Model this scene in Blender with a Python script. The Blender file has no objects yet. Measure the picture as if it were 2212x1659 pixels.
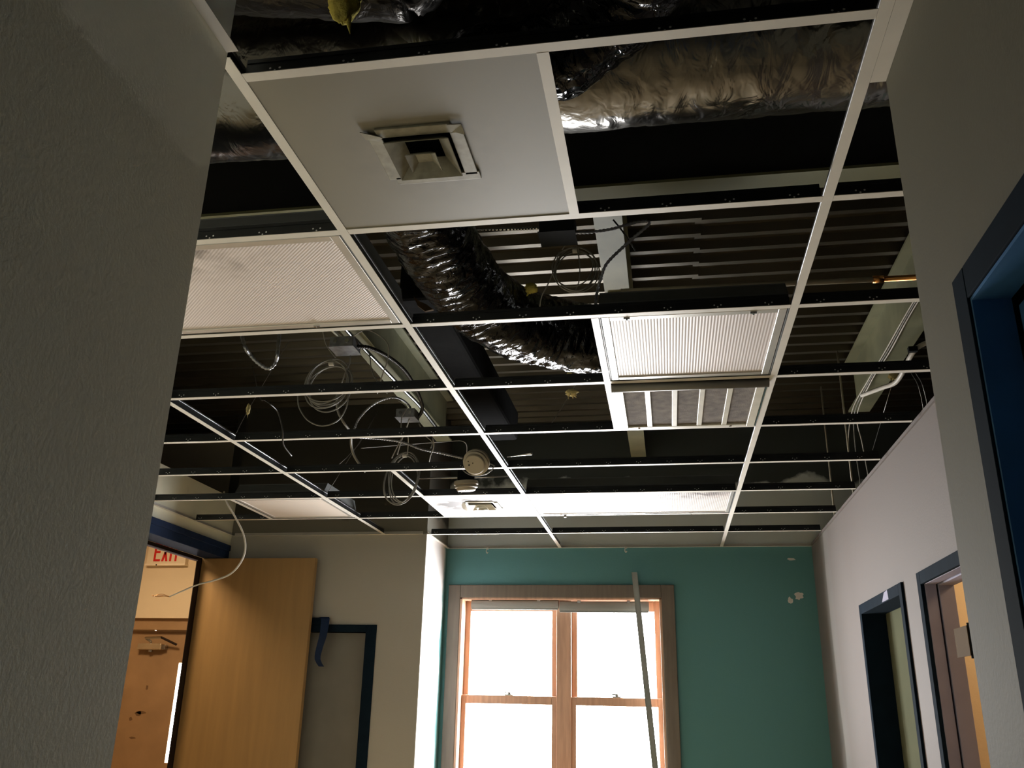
import bpy, math, random
from mathutils import Vector, Matrix, noise

random.seed(7)
SC = bpy.context.scene
COL = SC.collection

# ------------------------------------------------------------------ camera
cam_data = bpy.data.cameras.new('camera')
cam = bpy.data.objects.new('camera', cam_data)
COL.objects.link(cam)
cam_data.sensor_fit = 'HORIZONTAL'
cam_data.sensor_width = 36.0
cam_data.lens = 30.9448
cam_data.clip_start = 0.01
cam.matrix_world = Matrix([[0.985619, 0.037952, 0.164664, 0.80277], [0.167632, -0.342494, -0.924444, -1.320879], [0.021312, 0.938753, -0.343931, 1.578357], [0.0, 0.0, 0.0, 1.0]])
SC.camera = cam

# ------------------------------------------------------------------ exposure, sky and lamps
SC.view_settings.view_transform = 'Standard'
SC.view_settings.look = 'None'
SC.view_settings.gamma = 1.0
SC.view_settings.exposure = 0.0
SC.view_settings.use_curve_mapping = False
SC.cycles.max_bounces = 10
SC.cycles.diffuse_bounces = 6
SC.cycles.glossy_bounces = 5
SC.cycles.transparent_max_bounces = 8
SC.cycles.sample_clamp_indirect = 4.0
SC.cycles.caustics_reflective = False
SC.cycles.caustics_refractive = False
SC.cycles.use_denoising = True

SKY_UP, SKY_GROUND, SKY_NEAR = 40.0, 50.0, 5.0
world = bpy.data.worlds.new('daylight')
SC.world = world
world.use_nodes = True
wn, wl = world.node_tree.nodes, world.node_tree.links
wn.clear()
w_out = wn.new('ShaderNodeOutputWorld')
w_bg = wn.new('ShaderNodeBackground')
w_tc = wn.new('ShaderNodeTexCoord')
w_sep = wn.new('ShaderNodeSeparateXYZ')
w_map = wn.new('ShaderNodeMapRange')
w_map.inputs['From Min'].default_value = -1.0
w_map.inputs['From Max'].default_value = 1.0
w_ramp = wn.new('ShaderNodeValToRGB')
w_ramp.color_ramp.interpolation = 'LINEAR'
el = w_ramp.color_ramp.elements
TOP = max(SKY_UP, SKY_GROUND, SKY_NEAR)
def grey(v, c=(1, 1, 1)): return (v / TOP * c[0], v / TOP * c[1], v / TOP * c[2], 1)
el[0].position = 0.0; el[0].color = grey(SKY_NEAR)
el[1].position = 1.0; el[1].color = grey(SKY_UP, (0.93, 0.97, 1.0))
for pos, v in ((0.105, SKY_NEAR), (0.125, SKY_GROUND), (0.47, SKY_GROUND), (0.51, SKY_UP)):
    e = el.new(pos); e.color = grey(v)
wl.new(w_tc.outputs['Generated'], w_sep.inputs[0])
wl.new(w_sep.outputs['Z'], w_map.inputs['Value'])
wl.new(w_map.outputs[0], w_ramp.inputs[0])
wl.new(w_ramp.outputs[0], w_bg.inputs['Color'])
w_bg.inputs['Strength'].default_value = TOP
wl.new(w_bg.outputs[0], w_out.inputs[0])

def area_lamp(name, loc, target, size, power, color, portal=False, size_y=None, spread=None):
    d = bpy.data.lights.new(name, 'AREA')
    d.shape = 'RECTANGLE'; d.size = size; d.size_y = size_y or size
    d.energy = power; d.color = color
    if spread: d.spread = spread
    if portal: d.cycles.is_portal = True
    o = bpy.data.objects.new(name, d); COL.objects.link(o)
    o.location = loc
    v = Vector(target) - Vector(loc)
    o.rotation_euler = v.to_track_quat('-Z', 'Y').to_euler()
    return o
area_lamp('window_portal', (-0.0075, 5.66, 1.63), (-0.0075, 0, 1.63), 1.6, 1, (1, 1, 1), True, 1.55)
area_lamp('corridor_lamp', (-3.05, 4.15, 2.92), (-3.1, 4.3, 0), 0.45, 27, (1.0, 0.72, 0.43))
area_lamp('side_room_lamp', (2.75, 2.5, 2.60), (2.75, 3.2, 0), 0.5, 16, (1.0, 0.66, 0.34))

# ------------------------------------------------------------------ materials
def new_mat(name):
    m = bpy.data.materials.new(name); m.use_nodes = True
    nt = m.node_tree
    return m, nt.nodes, nt.links, nt.nodes['Principled BSDF']
def lin(c):
    return tuple(((x / 255) / 12.92 if x / 255 <= 0.04045 else (((x / 255) + 0.055) / 1.055) ** 2.4) for x in c) + (1,)
def mat(name, rgb, rough=0.6, metal=0.0, vary=0.06, scale=6.0, bump=0.0, bscale=60.0, spec=0.5, coat=0.0, stretch=None):
    """plain surface: base colour with a slow noise variation and a fine bump"""
    m, n, l, p = new_mat(name)
    c = lin(rgb)
    p.inputs['Roughness'].default_value = rough
    p.inputs['Metallic'].default_value = metal
    p.inputs['Specular IOR Level'].default_value = spec
    p.inputs['Coat Weight'].default_value = coat
    tc = n.new('ShaderNodeTexCoord')
    mp = n.new('ShaderNodeMapping')
    if stretch: mp.inputs['Scale'].default_value = stretch
    l.new(tc.outputs['Object'], mp.inputs[0])
    nz = n.new('ShaderNodeTexNoise'); nz.inputs['Scale'].default_value = scale; nz.inputs['Detail'].default_value = 5
    l.new(mp.outputs[0], nz.inputs['Vector'])
    rp = n.new('ShaderNodeValToRGB')
    lo = tuple(x * (1 - vary * 2) for x in c[:3]) + (1,); hi = tuple(min(1, x * (1 + vary * 2)) for x in c[:3]) + (1,)
    rp.color_ramp.elements[0].position = 0.3; rp.color_ramp.elements[0].color = lo
    rp.color_ramp.elements[1].position = 0.7; rp.color_ramp.elements[1].color = hi
    l.new(nz.outputs[0], rp.inputs[0]); l.new(rp.outputs[0], p.inputs['Base Color'])
    if bump:
        nb = n.new('ShaderNodeTexNoise'); nb.inputs['Scale'].default_value = bscale; nb.inputs['Detail'].default_value = 4
        l.new(mp.outputs[0], nb.inputs['Vector'])
        bp = n.new('ShaderNodeBump'); bp.inputs['Strength'].default_value = bump; bp.inputs['Distance'].default_value = 0.01
        l.new(nb.outputs[0], bp.inputs['Height']); l.new(bp.outputs[0], p.inputs['Normal'])
    return m

M = {}
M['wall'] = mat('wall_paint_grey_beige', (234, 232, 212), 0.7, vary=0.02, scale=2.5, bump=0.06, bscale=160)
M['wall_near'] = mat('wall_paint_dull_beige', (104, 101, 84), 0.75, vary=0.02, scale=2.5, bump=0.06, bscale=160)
M['wall_pale'] = mat('wall_primer_white', (214, 210, 206), 0.75, vary=0.02, scale=3, bump=0.05, bscale=140)
M['wall_tan'] = mat('corridor_wall_paint', (222, 205, 178), 0.7, vary=0.02, scale=3, bump=0.05)
M['plenum'] = mat('bare_board_grey', (120, 118, 108), 0.9, vary=0.1, scale=3)
M['dark'] = mat('dark_masonry', (46, 45, 40), 0.95, vary=0.15, scale=4)
M['floor'] = mat('floor_bare_plywood', (220, 199, 160), 0.5, vary=0.12, scale=3)
M['tee'] = mat('grid_white_enamel', (216, 212, 203), 0.45, vary=0.03, scale=9)
M['web'] = mat('grid_galvanised_web', (58, 60, 62), 0.34, 0.85, vary=0.08, scale=14)
def punched_web():
    m = mat('grid_galvanised_web_punched', (58, 60, 62), 0.34, 0.85, vary=0.08, scale=14)
    n, l = m.node_tree.nodes, m.node_tree.links; p = n['Principled BSDF']
    geo = n.new('ShaderNodeNewGeometry'); sep = n.new('ShaderNodeSeparateXYZ'); l.new(geo.outputs['Position'], sep.inputs[0])
    def math_(op, a, b=None):
        q = n.new('ShaderNodeMath'); q.operation = op
        for k, v in enumerate((a, b)):
            if v is None: continue
            if isinstance(v, (int, float)): q.inputs[k].default_value = v
            else: l.new(v, q.inputs[k])
        return q.outputs[0]
    d = None
    for dx, z in ((0.066, 2.757), (0.076, 2.751), (0.086, 2.757)):     # three small tabs every six inches
        fx = math_('SUBTRACT', math_('MODULO', math_('ADD', sep.outputs['X'], 9.144), 0.1524), dx)
        fz = math_('SUBTRACT', sep.outputs['Z'], z)
        r = math_('SQRT', math_('ADD', math_('MULTIPLY', fx, fx), math_('MULTIPLY', fz, fz)))
        d = r if d is None else math_('MINIMUM', d, r)
    dot = math_('LESS_THAN', d, 0.0024)
    mx = n.new('ShaderNodeMix'); mx.data_type = 'RGBA'
    old = p.inputs['Base Color'].links[0].from_socket
    l.new(dot, mx.inputs['Factor']); l.new(old, mx.inputs[6]); mx.inputs[7].default_value = (0.75, 0.75, 0.75, 1)
    l.new(mx.outputs[2], p.inputs['Base Color'])
    l.new(math_('SUBTRACT', 0.85, math_('MULTIPLY', dot, 0.85)), p.inputs['Metallic'])
    return m
M['web_punched'] = punched_web()
M['panel'] = mat('panel_white_metal', (216, 210, 200), 0.5, vary=0.03, scale=5)
M['vent'] = mat('vent_off_white_enamel', (206, 202, 188), 0.35, vary=0.05, scale=12)
M['vent_dirty'] = mat('vent_enamel_dusty', (140, 137, 121), 0.45, vary=0.12, scale=40)
M['housing'] = mat('fixture_steel_grey', (84, 87, 87), 0.5, vary=0.05, scale=8)
M['frame_metal'] = mat('fixture_door_aluminium', (205, 202, 196), 0.32, 0.55, vary=0.04)
M['gasket'] = mat('rail_grey', (128, 126, 120), 0.5, 0.2)
M['filter'] = mat('filter_dusty_brown', (104, 96, 88), 0.95, vary=0.18, scale=24, bump=0.4, bscale=240)
M['beam'] = mat('beam_olive_primer', (112, 112, 86), 0.6, vary=0.1, scale=5)
M['blue'] = mat('door_frame_blue', (24, 43, 76), 0.7, vary=0.08, scale=9, bump=0.05, spec=0.2)
M['blue_dark'] = mat('door_frame_slate_blue', (20, 33, 45), 0.85, vary=0.08, scale=9, spec=0.05)
M['jamb_mauve'] = mat('door_frame_grey_primer', (156, 154, 176), 0.7, vary=0.04, spec=0.2)
M['blue_lit'] = mat('door_blue_lit', (70, 120, 172), 0.5, vary=0.08, scale=9, spec=0.3)  # lightened door blue, corridor light on reveal and leaf put into the colour
M['leaf_tan'] = mat('door_leaf_veneer', (158, 126, 80), 0.5, vary=0.05, scale=3, stretch=(6, 6, 0.5))
M['leaf_grey'] = mat('door_leaf_grey', (120, 118, 112), 0.6, vary=0.05, scale=4)
M['leaf_olive'] = mat('door_leaf_olive', (92, 94, 74), 0.9, vary=0.03, scale=4, spec=0.05)
M['leaf_exit'] = mat('door_leaf_exit_brown', (160, 128, 94), 0.55, vary=0.06, scale=5)
M['brown_edge'] = mat('door_edge_dark_brown', (40, 30, 24), 0.7, spec=0.2)
M['scuff'] = mat('scuff_brown', (112, 84, 56), 0.8)
M['oak'] = mat('window_wood', (194, 156, 130), 0.45, vary=0.08, scale=5, stretch=(8, 8, 0.8))
M['casing'] = mat('window_casing_wood', (106, 96, 84), 0.5, vary=0.07, scale=5, stretch=(8, 8, 0.8))
M['blind'] = mat('blind_fabric_grey', (140, 144, 141), 0.8, vary=0.02)
M['steel'] = mat('bare_steel', (190, 192, 194), 0.22, 1.0, vary=0.05)
M['galv'] = mat('galvanised_box', (150, 152, 156), 0.4, 0.85, vary=0.14, scale=30)
M['dark_steel'] = mat('dark_steel_box', (26, 28, 28), 0.8, 0.0, spec=0.1)
M['cable_grey'] = mat('cable_grey_pvc', (136, 134, 128), 0.45)
M['cable_white'] = mat('cable_white_pvc', (205, 200, 190), 0.45)
M['cable_black'] = mat('cable_black', (34, 33, 32), 0.4)
M['wire'] = mat('hanger_wire', (136, 132, 124), 0.35, 0.8)
M['copper'] = mat('copper_pipe', (206, 146, 84), 0.28, 1.0, vary=0.08)
M['pipe_grey'] = mat('pipe_grey_steel', (176, 168, 148), 0.5, 0.2)
M['plastic'] = mat('detector_plastic', (172, 163, 145), 0.45, vary=0.02)
M['hole'] = mat('dark_hole', (22, 20, 18), 0.9)
M['paper'] = mat('paper_scrap', (236, 234, 228), 0.8)
M['wool'] = mat('glass_wool_yellow', (206, 190, 92), 0.95, vary=0.2, scale=30, bump=0.6, bscale=120)
M['wool_pale'] = mat('glass_wool_cream', (226, 210, 150), 0.95, vary=0.15, scale=30, bump=0.6, bscale=120)
M['sign'] = mat('sign_face_cream', (228, 214, 190), 0.5, vary=0.01)
M['red'] = mat('sign_letter_red', (206, 34, 26), 0.5, vary=0.03)
M['lip'] = mat('sign_lip', (240, 226, 204), 0.5)
M['tan_plate'] = mat('hinge_plate_tan', (92, 74, 50), 0.8, vary=0.05, spec=0.1)
M['closer'] = mat('closer_metal', (196, 176, 146), 0.35, 0.6)
M['track'] = mat('metal_strip_grey', (150, 154, 148), 0.45, 0.3)
M['duct_black'] = mat('duct_wrap_black', (13, 13, 14), 0.9, spec=0.05, vary=0.15, scale=6, bump=0.3, bscale=14)

# duct skins: creases run across the duct, in coordinates carried along its length
def crinkle(name, rgb, rough, metal, along, around, strength, spec=0.5, skew=0.0):
    m, n, l, p = new_mat(name)
    p.inputs['Base Color'].default_value = lin(rgb)
    p.inputs['Roughness'].default_value = rough
    p.inputs['Metallic'].default_value = metal
    p.inputs['Specular IOR Level'].default_value = spec
    at = n.new('ShaderNodeAttribute'); at.attribute_name = 'crease'
    def layer(sa, sr, kind, det):
        mp = n.new('ShaderNodeMapping'); mp.inputs['Scale'].default_value = (sa, sr, sr); mp.inputs['Rotation'].default_value = (0, 0, 0)
        l.new(at.outputs['Vector'], mp.inputs[0])
        if kind == 'noise':
            q = n.new('ShaderNodeTexNoise'); q.inputs['Scale'].default_value = 1; q.inputs['Detail'].default_value = det; q.inputs['Distortion'].default_value = 0.9
            l.new(mp.outputs[0], q.inputs['Vector']); return q.outputs[0]
        q = n.new('ShaderNodeTexVoronoi'); q.feature = 'DISTANCE_TO_EDGE'; q.inputs['Scale'].default_value = 1
        l.new(mp.outputs[0], q.inputs['Vector']); return q.outputs['Distance']
    n1 = layer(along, around, 'noise', 3); n2 = layer(along * 0.55, around * 1.1, 'edge', 0)
    ad = n.new('ShaderNodeMath'); ad.operation = 'MULTIPLY_ADD'; ad.inputs[1].default_value = 0.6
    l.new(n2, ad.inputs[0]); l.new(n1, ad.inputs[2])
    bp = n.new('ShaderNodeBump'); bp.inputs['Strength'].default_value = strength; bp.inputs['Distance'].default_value = 0.012
    l.new(ad.outputs[0], bp.inputs['Height']); l.new(bp.outputs[0], p.inputs['Normal'])
    return m
M['flex'] = crinkle('duct_jacket_black_film', (6, 6, 7), 0.13, 0.0, 30, 2.2, 0.7, 0.32)
M['foil'] = crinkle('duct_foil', (116, 114, 110), 0.26, 1.0, 15, 2.2, 0.6)
M['foil_dull'] = crinkle('duct_foil_dull', (62, 60, 58), 0.34, 1.0, 20, 3.0, 0.5)

# clear window pane: lets daylight straight through, with a faint gloss
def glass():
    m, n, l, p = new_mat('window_pane_clear')
    n.remove(p)
    out = n['Material Output']
    tr = n.new('ShaderNodeBsdfTransparent'); gl = n.new('ShaderNodeBsdfGlossy'); gl.inputs['Roughness'].default_value = 0.03
    mx = n.new('ShaderNodeMixShader'); mx.inputs[0].default_value = 0.04
    l.new(tr.outputs[0], mx.inputs[1]); l.new(gl.outputs[0], mx.inputs[2]); l.new(mx.outputs[0], out.inputs[0])
    return m
M['glass'] = glass()

# ribbed acrylic lens of a ceiling light, optionally with a grey dust patch
def lens(name, direction, rgb=(228, 218, 216), pitch=120.0, dirt=None):
    m, n, l, p = new_mat(name)
    p.inputs['Roughness'].default_value = 0.42
    geo = n.new('ShaderNodeNewGeometry')
    dot = n.new('ShaderNodeVectorMath'); dot.operation = 'DOT_PRODUCT'; dot.inputs[1].default_value = direction
    l.new(geo.outputs['Position'], dot.inputs[0])
    mu = n.new('ShaderNodeMath'); mu.operation = 'MULTIPLY'; mu.inputs[1].default_value = pitch * 2 * math.pi
    l.new(dot.outputs['Value'], mu.inputs[0])
    sn = n.new('ShaderNodeMath'); sn.operation = 'SINE'; l.new(mu.outputs[0], sn.inputs[0])
    bp = n.new('ShaderNodeBump'); bp.inputs['Strength'].default_value = 0.22; bp.inputs['Distance'].default_value = 0.0016
    l.new(sn.outputs[0], bp.inputs['Height']); l.new(bp.outputs[0], p.inputs['Normal'])
    col = n.new('ShaderNodeMapRange'); col.data_type = 'FLOAT'
    col.inputs['From Min'].default_value = -1; col.inputs['From Max'].default_value = 1
    col.inputs['To Min'].default_value = 0.88; col.inputs['To Max'].default_value = 1.0
    l.new(sn.outputs[0], col.inputs['Value'])
    base = n.new('ShaderNodeVectorMath'); base.operation = 'SCALE'; base.inputs[0].default_value = lin(rgb)[:3]
    l.new(col.outputs[0], base.inputs['Scale'])
    last = base.outputs[0]
    if dirt: last = add_dirt(n, l, geo, last, *dirt)
    l.new(last, p.inputs['Base Color'])
    return m
def add_dirt(n, l, geo, colour, centre, sx, sy, amount, dirt_rgb, nscale=14.0, lo=0.38, hi=0.66):
    """a soot patch of its own shape: soft ellipse broken up by noise"""
    sub = n.new('ShaderNodeVectorMath'); sub.operation = 'SUBTRACT'; sub.inputs[1].default_value = centre
    l.new(geo.outputs['Position'], sub.inputs[0])
    dv = n.new('ShaderNodeVectorMath'); dv.operation = 'DIVIDE'; dv.inputs[1].default_value = (sx, sy, 10)
    l.new(sub.outputs[0], dv.inputs[0])
    ln = n.new('ShaderNodeVectorMath'); ln.operation = 'LENGTH'; l.new(dv.outputs[0], ln.inputs[0])
    fall = n.new('ShaderNodeMapRange'); fall.inputs['From Min'].default_value = 1.0; fall.inputs['From Max'].default_value = 0.0
    l.new(ln.outputs['Value'], fall.inputs['Value'])
    nz = n.new('ShaderNodeTexNoise'); nz.inputs['Scale'].default_value = nscale; nz.inputs['Detail'].default_value = 4
    l.new(geo.outputs['Position'], nz.inputs['Vector'])
    nr = n.new('ShaderNodeMapRange'); nr.inputs['From Min'].default_value = lo; nr.inputs['From Max'].default_value = hi
    l.new(nz.outputs[0], nr.inputs['Value'])
    mu = n.new('ShaderNodeMath'); mu.operation = 'MULTIPLY'; l.new(fall.outputs[0], mu.inputs[0]); l.new(nr.outputs[0], mu.inputs[1])
    m2 = n.new('ShaderNodeMath'); m2.operation = 'MULTIPLY'; m2.inputs[1].default_value = amount; m2.use_clamp = True
    l.new(mu.outputs[0], m2.inputs[0])
    mx = n.new('ShaderNodeMix'); mx.data_type = 'RGBA'
    l.new(m2.outputs[0], mx.inputs['Factor']); l.new(colour, mx.inputs[6]); mx.inputs[7].default_value = lin(dirt_rgb)
    return mx.outputs[2]
M['lens_big'] = lens('lens_acrylic_dusty', (80 / 113, 80 / 113, 0), dirt=((-0.50, 0.66, 2.74), 0.34, 0.22, 0.8, (96, 88, 82)))
M['lens_square'] = lens('lens_acrylic_square', (1, 0, 0), (232, 224, 224), 100.0)
M['lens_far'] = lens('lens_acrylic_stained', (1, 0, 0), (226, 218, 214), 100.0, dirt=((0.92, 3.70, 2.74), 0.40, 0.22, 1.6, (96, 84, 84)))
M['lens_side'] = lens('lens_acrylic_side', (1, 0, 0), (226, 216, 206), 100.0)

def sooty(name, rgb, centre, sx, sy, amount):
    m, n, l, p = new_mat(name)
    p.inputs['Roughness'].default_value = 0.5
    geo = n.new('ShaderNodeNewGeometry')
    rgbn = n.new('ShaderNodeRGB'); rgbn.outputs[0].default_value = lin(rgb)
    l.new(add_dirt(n, l, geo, rgbn.outputs[0], centre, sx, sy, amount, (52, 42, 44), 15.0, 0.30, 0.62), p.inputs['Base Color'])
    return m
M['panel_sooty'] = sooty('panel_white_soot', (224, 218, 214), (-0.28, 3.93, 2.74), 0.34, 0.20, 7.0)
M['panel_dimmed'] = sooty('panel_white_dimmed', (124, 120, 105), (0.31, 0.31, 2.74), 0.22, 0.22, 0.35)  # white panel darkened to carry the weaker light here; faint soot round the vent

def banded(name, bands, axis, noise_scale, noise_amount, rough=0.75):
    """paint, mud and shade fields meeting along ragged edges: bands = [(up to this coordinate, rgb), ...]"""
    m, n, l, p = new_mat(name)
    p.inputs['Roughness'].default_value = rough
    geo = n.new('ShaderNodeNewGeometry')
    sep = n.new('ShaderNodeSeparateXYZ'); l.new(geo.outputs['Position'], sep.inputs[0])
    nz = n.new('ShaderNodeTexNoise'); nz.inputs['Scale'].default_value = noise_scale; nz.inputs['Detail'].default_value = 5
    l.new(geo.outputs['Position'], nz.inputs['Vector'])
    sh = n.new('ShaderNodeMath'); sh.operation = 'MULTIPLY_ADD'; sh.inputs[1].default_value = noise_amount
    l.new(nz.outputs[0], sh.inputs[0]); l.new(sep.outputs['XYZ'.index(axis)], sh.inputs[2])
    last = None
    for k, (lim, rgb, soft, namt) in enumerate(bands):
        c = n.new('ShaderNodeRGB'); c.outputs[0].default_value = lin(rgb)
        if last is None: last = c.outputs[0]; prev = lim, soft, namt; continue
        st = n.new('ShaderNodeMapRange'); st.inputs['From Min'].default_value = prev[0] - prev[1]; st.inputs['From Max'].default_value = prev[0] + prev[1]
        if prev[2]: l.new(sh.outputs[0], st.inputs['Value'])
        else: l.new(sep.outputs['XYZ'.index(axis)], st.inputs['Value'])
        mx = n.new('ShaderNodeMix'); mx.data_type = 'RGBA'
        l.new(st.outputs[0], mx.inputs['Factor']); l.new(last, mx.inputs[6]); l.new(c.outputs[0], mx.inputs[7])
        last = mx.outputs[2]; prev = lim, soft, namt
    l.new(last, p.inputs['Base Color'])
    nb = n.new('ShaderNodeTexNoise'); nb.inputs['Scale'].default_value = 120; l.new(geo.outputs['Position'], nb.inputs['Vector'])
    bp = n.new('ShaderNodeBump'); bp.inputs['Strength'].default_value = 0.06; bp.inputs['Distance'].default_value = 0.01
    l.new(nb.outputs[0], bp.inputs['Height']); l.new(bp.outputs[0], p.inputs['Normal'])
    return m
M['beam_cross'] = banded('beam_olive_flange_shaded_web', [(3.4325, (112, 111, 80), 0.0005, 0), (9, (20, 20, 17), 0.01, 0)], 'Z', 3, 0.0)  # shade put into the colour: near-black above the olive lower flange
TEAL = (84, 134, 136)
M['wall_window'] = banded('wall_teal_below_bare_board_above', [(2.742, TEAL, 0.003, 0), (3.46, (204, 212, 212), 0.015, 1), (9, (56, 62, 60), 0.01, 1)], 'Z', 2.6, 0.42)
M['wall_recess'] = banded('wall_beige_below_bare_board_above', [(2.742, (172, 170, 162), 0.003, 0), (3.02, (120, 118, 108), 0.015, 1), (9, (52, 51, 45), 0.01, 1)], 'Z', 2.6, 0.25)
M['wall_return'] = banded('wall_white_teal_edge', [(5.54, (222, 218, 216), 0.03, 1), (9, TEAL, 0.01, 1)], 'Y', 3.0, 0.30)
M['wall_mud'] = banded('wall_primer_with_mud_bands', [(4.62, (112, 104, 100), 0.28, 1), (5.02, (124, 119, 116), 0.10, 1), (5.13, (142, 140, 137), 0.02, 1), (5.22, (104, 102, 97), 0.05, 1), (9, (92, 90, 85), 0.01, 1)], 'Y', 0.8, 0.30)

# ------------------------------------------------------------------ mesh builder
class MB:
    def __init__(s): s.v = []; s.f = []
    def box(s, x0, x1, y0, y1, z0, z1):
        b = len(s.v)
        s.v += [(x, y, z) for z in (z0, z1) for y in (y0, y1) for x in (x0, x1)]
        s.f += [tuple(b + i for i in q) for q in ((0, 2, 3, 1), (4, 5, 7, 6), (0, 1, 5, 4), (2, 6, 7, 3), (0, 4, 6, 2), (1, 3, 7, 5))]
        return s
    def poly(s, pts):
        b = len(s.v); s.v += [tuple(p) for p in pts]; s.f.append(tuple(range(b, b + len(pts)))); return s
    def prism(s, pts, off):
        """a flat outline thickened by the vector off"""
        b = len(s.v); k = len(pts); o = Vector(off)
        s.v += [tuple(p) for p in pts] + [tuple(Vector(p) + o) for p in pts]
        s.f += [tuple(range(b + k - 1, b - 1, -1)), tuple(range(b + k, b + 2 * k))]
        s.f += [(b + i, b + (i + 1) % k, b + k + (i + 1) % k, b + k + i) for i in range(k)]
        return s
    def rings(s, rings, cap=True, closed=False):
        b = len(s.v); n = len(rings[0])
        for r in rings: s.v += [tuple(p) for p in r]
        m = len(rings)
        for i in range(m if closed else m - 1):
            for j in range(n):
                s.f.append((b + i * n + j, b + i * n + (j + 1) % n, b + ((i + 1) % m) * n + (j + 1) % n, b + ((i + 1) % m) * n + j))
        if cap and not closed:
            s.f.append(tuple(b + j for j in range(n - 1, -1, -1))); s.f.append(tuple(b + (m - 1) * n + j for j in range(n)))
        return s
    def tube(s, pts, r, n=8, step=None, closed=False, rfun=None, cap=True):
        p = smooth_path(pts, step, closed) if step else [Vector(q) for q in pts]
        fr = frames(p, closed)
        rs = []
        for i, (c, (a, b_)) in enumerate(zip(p, fr)):
            ring = []
            for j in range(n):
                t = 2 * math.pi * j / n
                rr = r if rfun is None else rfun(i / max(1, len(p) - 1), t, c)
                ring.append(c + (a * math.cos(t) + b_ * math.sin(t)) * rr)
            rs.append(ring)
        return s.rings(rs, cap, closed)
    def cyl(s, c0, c1, r0, r1=None, n=24): return s.rings(cone_rings(c0, c1, r0, r0 if r1 is None else r1, n))
    def lathe(s, origin, axis, prof, n=32):
        """profile of (distance along axis, radius) turned about the axis"""
        a = Vector(axis).normalized(); u = a.orthogonal().normalized(); w = a.cross(u); o = Vector(origin)
        return s.rings([[o + a * h + (u * math.cos(2 * math.pi * j / n) + w * math.sin(2 * math.pi * j / n)) * max(r, 1e-4) for j in range(n)] for h, r in prof])
    def build(s, name, m, parent=None, smooth=False, bevel=0.0, **props):
        me = bpy.data.meshes.new(name)
        if parent is not None: org = parent_world(parent)
        else:
            xs, ys, zs = zip(*s.v); org = Vector(((min(xs) + max(xs)) / 2, (min(ys) + max(ys)) / 2, min(zs)))
        me.from_pydata([tuple(Vector(v) - org) for v in s.v], [], s.f)
        me.materials.append(m); me.validate()
        if getattr(s, 'crease', None):
            ca = me.attributes.new('crease', 'FLOAT_VECTOR', 'POINT')
            ca.data.foreach_set('vector', [x for v in s.crease for x in v])
        o = bpy.data.objects.new(name, me); COL.objects.link(o)
        if parent is not None: o.parent = parent
        else: o.location = org
        if smooth: me.polygons.foreach_set('use_smooth', [True] * len(me.polygons))
        if bevel:
            b = o.modifiers.new('bevel', 'BEVEL'); b.width = bevel; b.segments = 2; b.limit_method = 'ANGLE'
        me.update()
        for k, v in props.items(): o[k] = v
        return o
def parent_world(p):
    w = Vector((0, 0, 0))
    while p is not None: w += p.location; p = p.parent
    return w
def smooth_path(pts, step, closed=False):
    P = [Vector(q) for q in pts]; out = []; k = len(P)
    segs = k if closed else k - 1
    for i in range(segs):
        p1, p2 = P[i], P[(i + 1) % k]
        p0 = P[i - 1] if (i > 0 or closed) else p1 * 2 - p2
        p3 = P[(i + 2) % k] if (i + 2 < k or closed) else p2 * 2 - p1
        m = max(2, int((p2 - p1).length / step))
        for j in range(m):
            t = j / m
            out.append(0.5 * ((2 * p1) + (p2 - p0) * t + (2 * p0 - 5 * p1 + 4 * p2 - p3) * t * t + (3 * p1 - p0 - 3 * p2 + p3) * t ** 3))
    if not closed: out.append(P[-1])
    return out
def frames(p, closed=False):
    n = len(p); res = []; a = None
    for i in range(n):
        t = (p[(i + 1) % n] - p[i - 1]) if (closed or 0 < i < n - 1) else (p[1] - p[0] if i == 0 else p[-1] - p[-2])
        t.normalize()
        if a is None: a = t.orthogonal().normalized()
        else:
            a = a - t * a.dot(t)
            a = a.normalized() if a.length > 1e-6 else t.orthogonal().normalized()
        res.append((a.copy(), t.cross(a)))
    return res
def cone_rings(c0, c1, r0, r1, n):
    c0, c1 = Vector(c0), Vector(c1); t = (c1 - c0).normalized(); u = t.orthogonal().normalized(); w = t.cross(u)
    return [[c + (u * math.cos(2 * math.pi * j / n) + w * math.sin(2 * math.pi * j / n)) * r for j in range(n)] for c, r in ((c0, r0), (c1, r1))]
def thing(name, label, cat, loc, group=None, kind=None):
    o = bpy.data.objects.new(name, None); COL.objects.link(o); o.location = loc; o.empty_display_size = 0.05
    o['label'] = label; o['category'] = cat
    if group: o['group'] = group
    if kind: o['kind'] = kind
    return o
def frame_of(name, loc):
    o = bpy.data.objects.new(name, None); COL.objects.link(o); o.location = loc; o['kind'] = 'structure'; return o
def struct(name, mb, m, **k): return mb.build(name, m, kind='structure', **k)
def single(name, mb, m, label, cat, group=None, **k):
    if group: k['group'] = group
    return mb.build(name, m, label=label, category=cat, **k)

CEIL = 2.74
DECK = 3.75
FT = 0.3048
XC, XD, XA, XM, XB = -4 * FT, -2 * FT, 0.0, 2 * FT, 4 * FT
ROW = [k * 2 * FT for k in range(9)]

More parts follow.
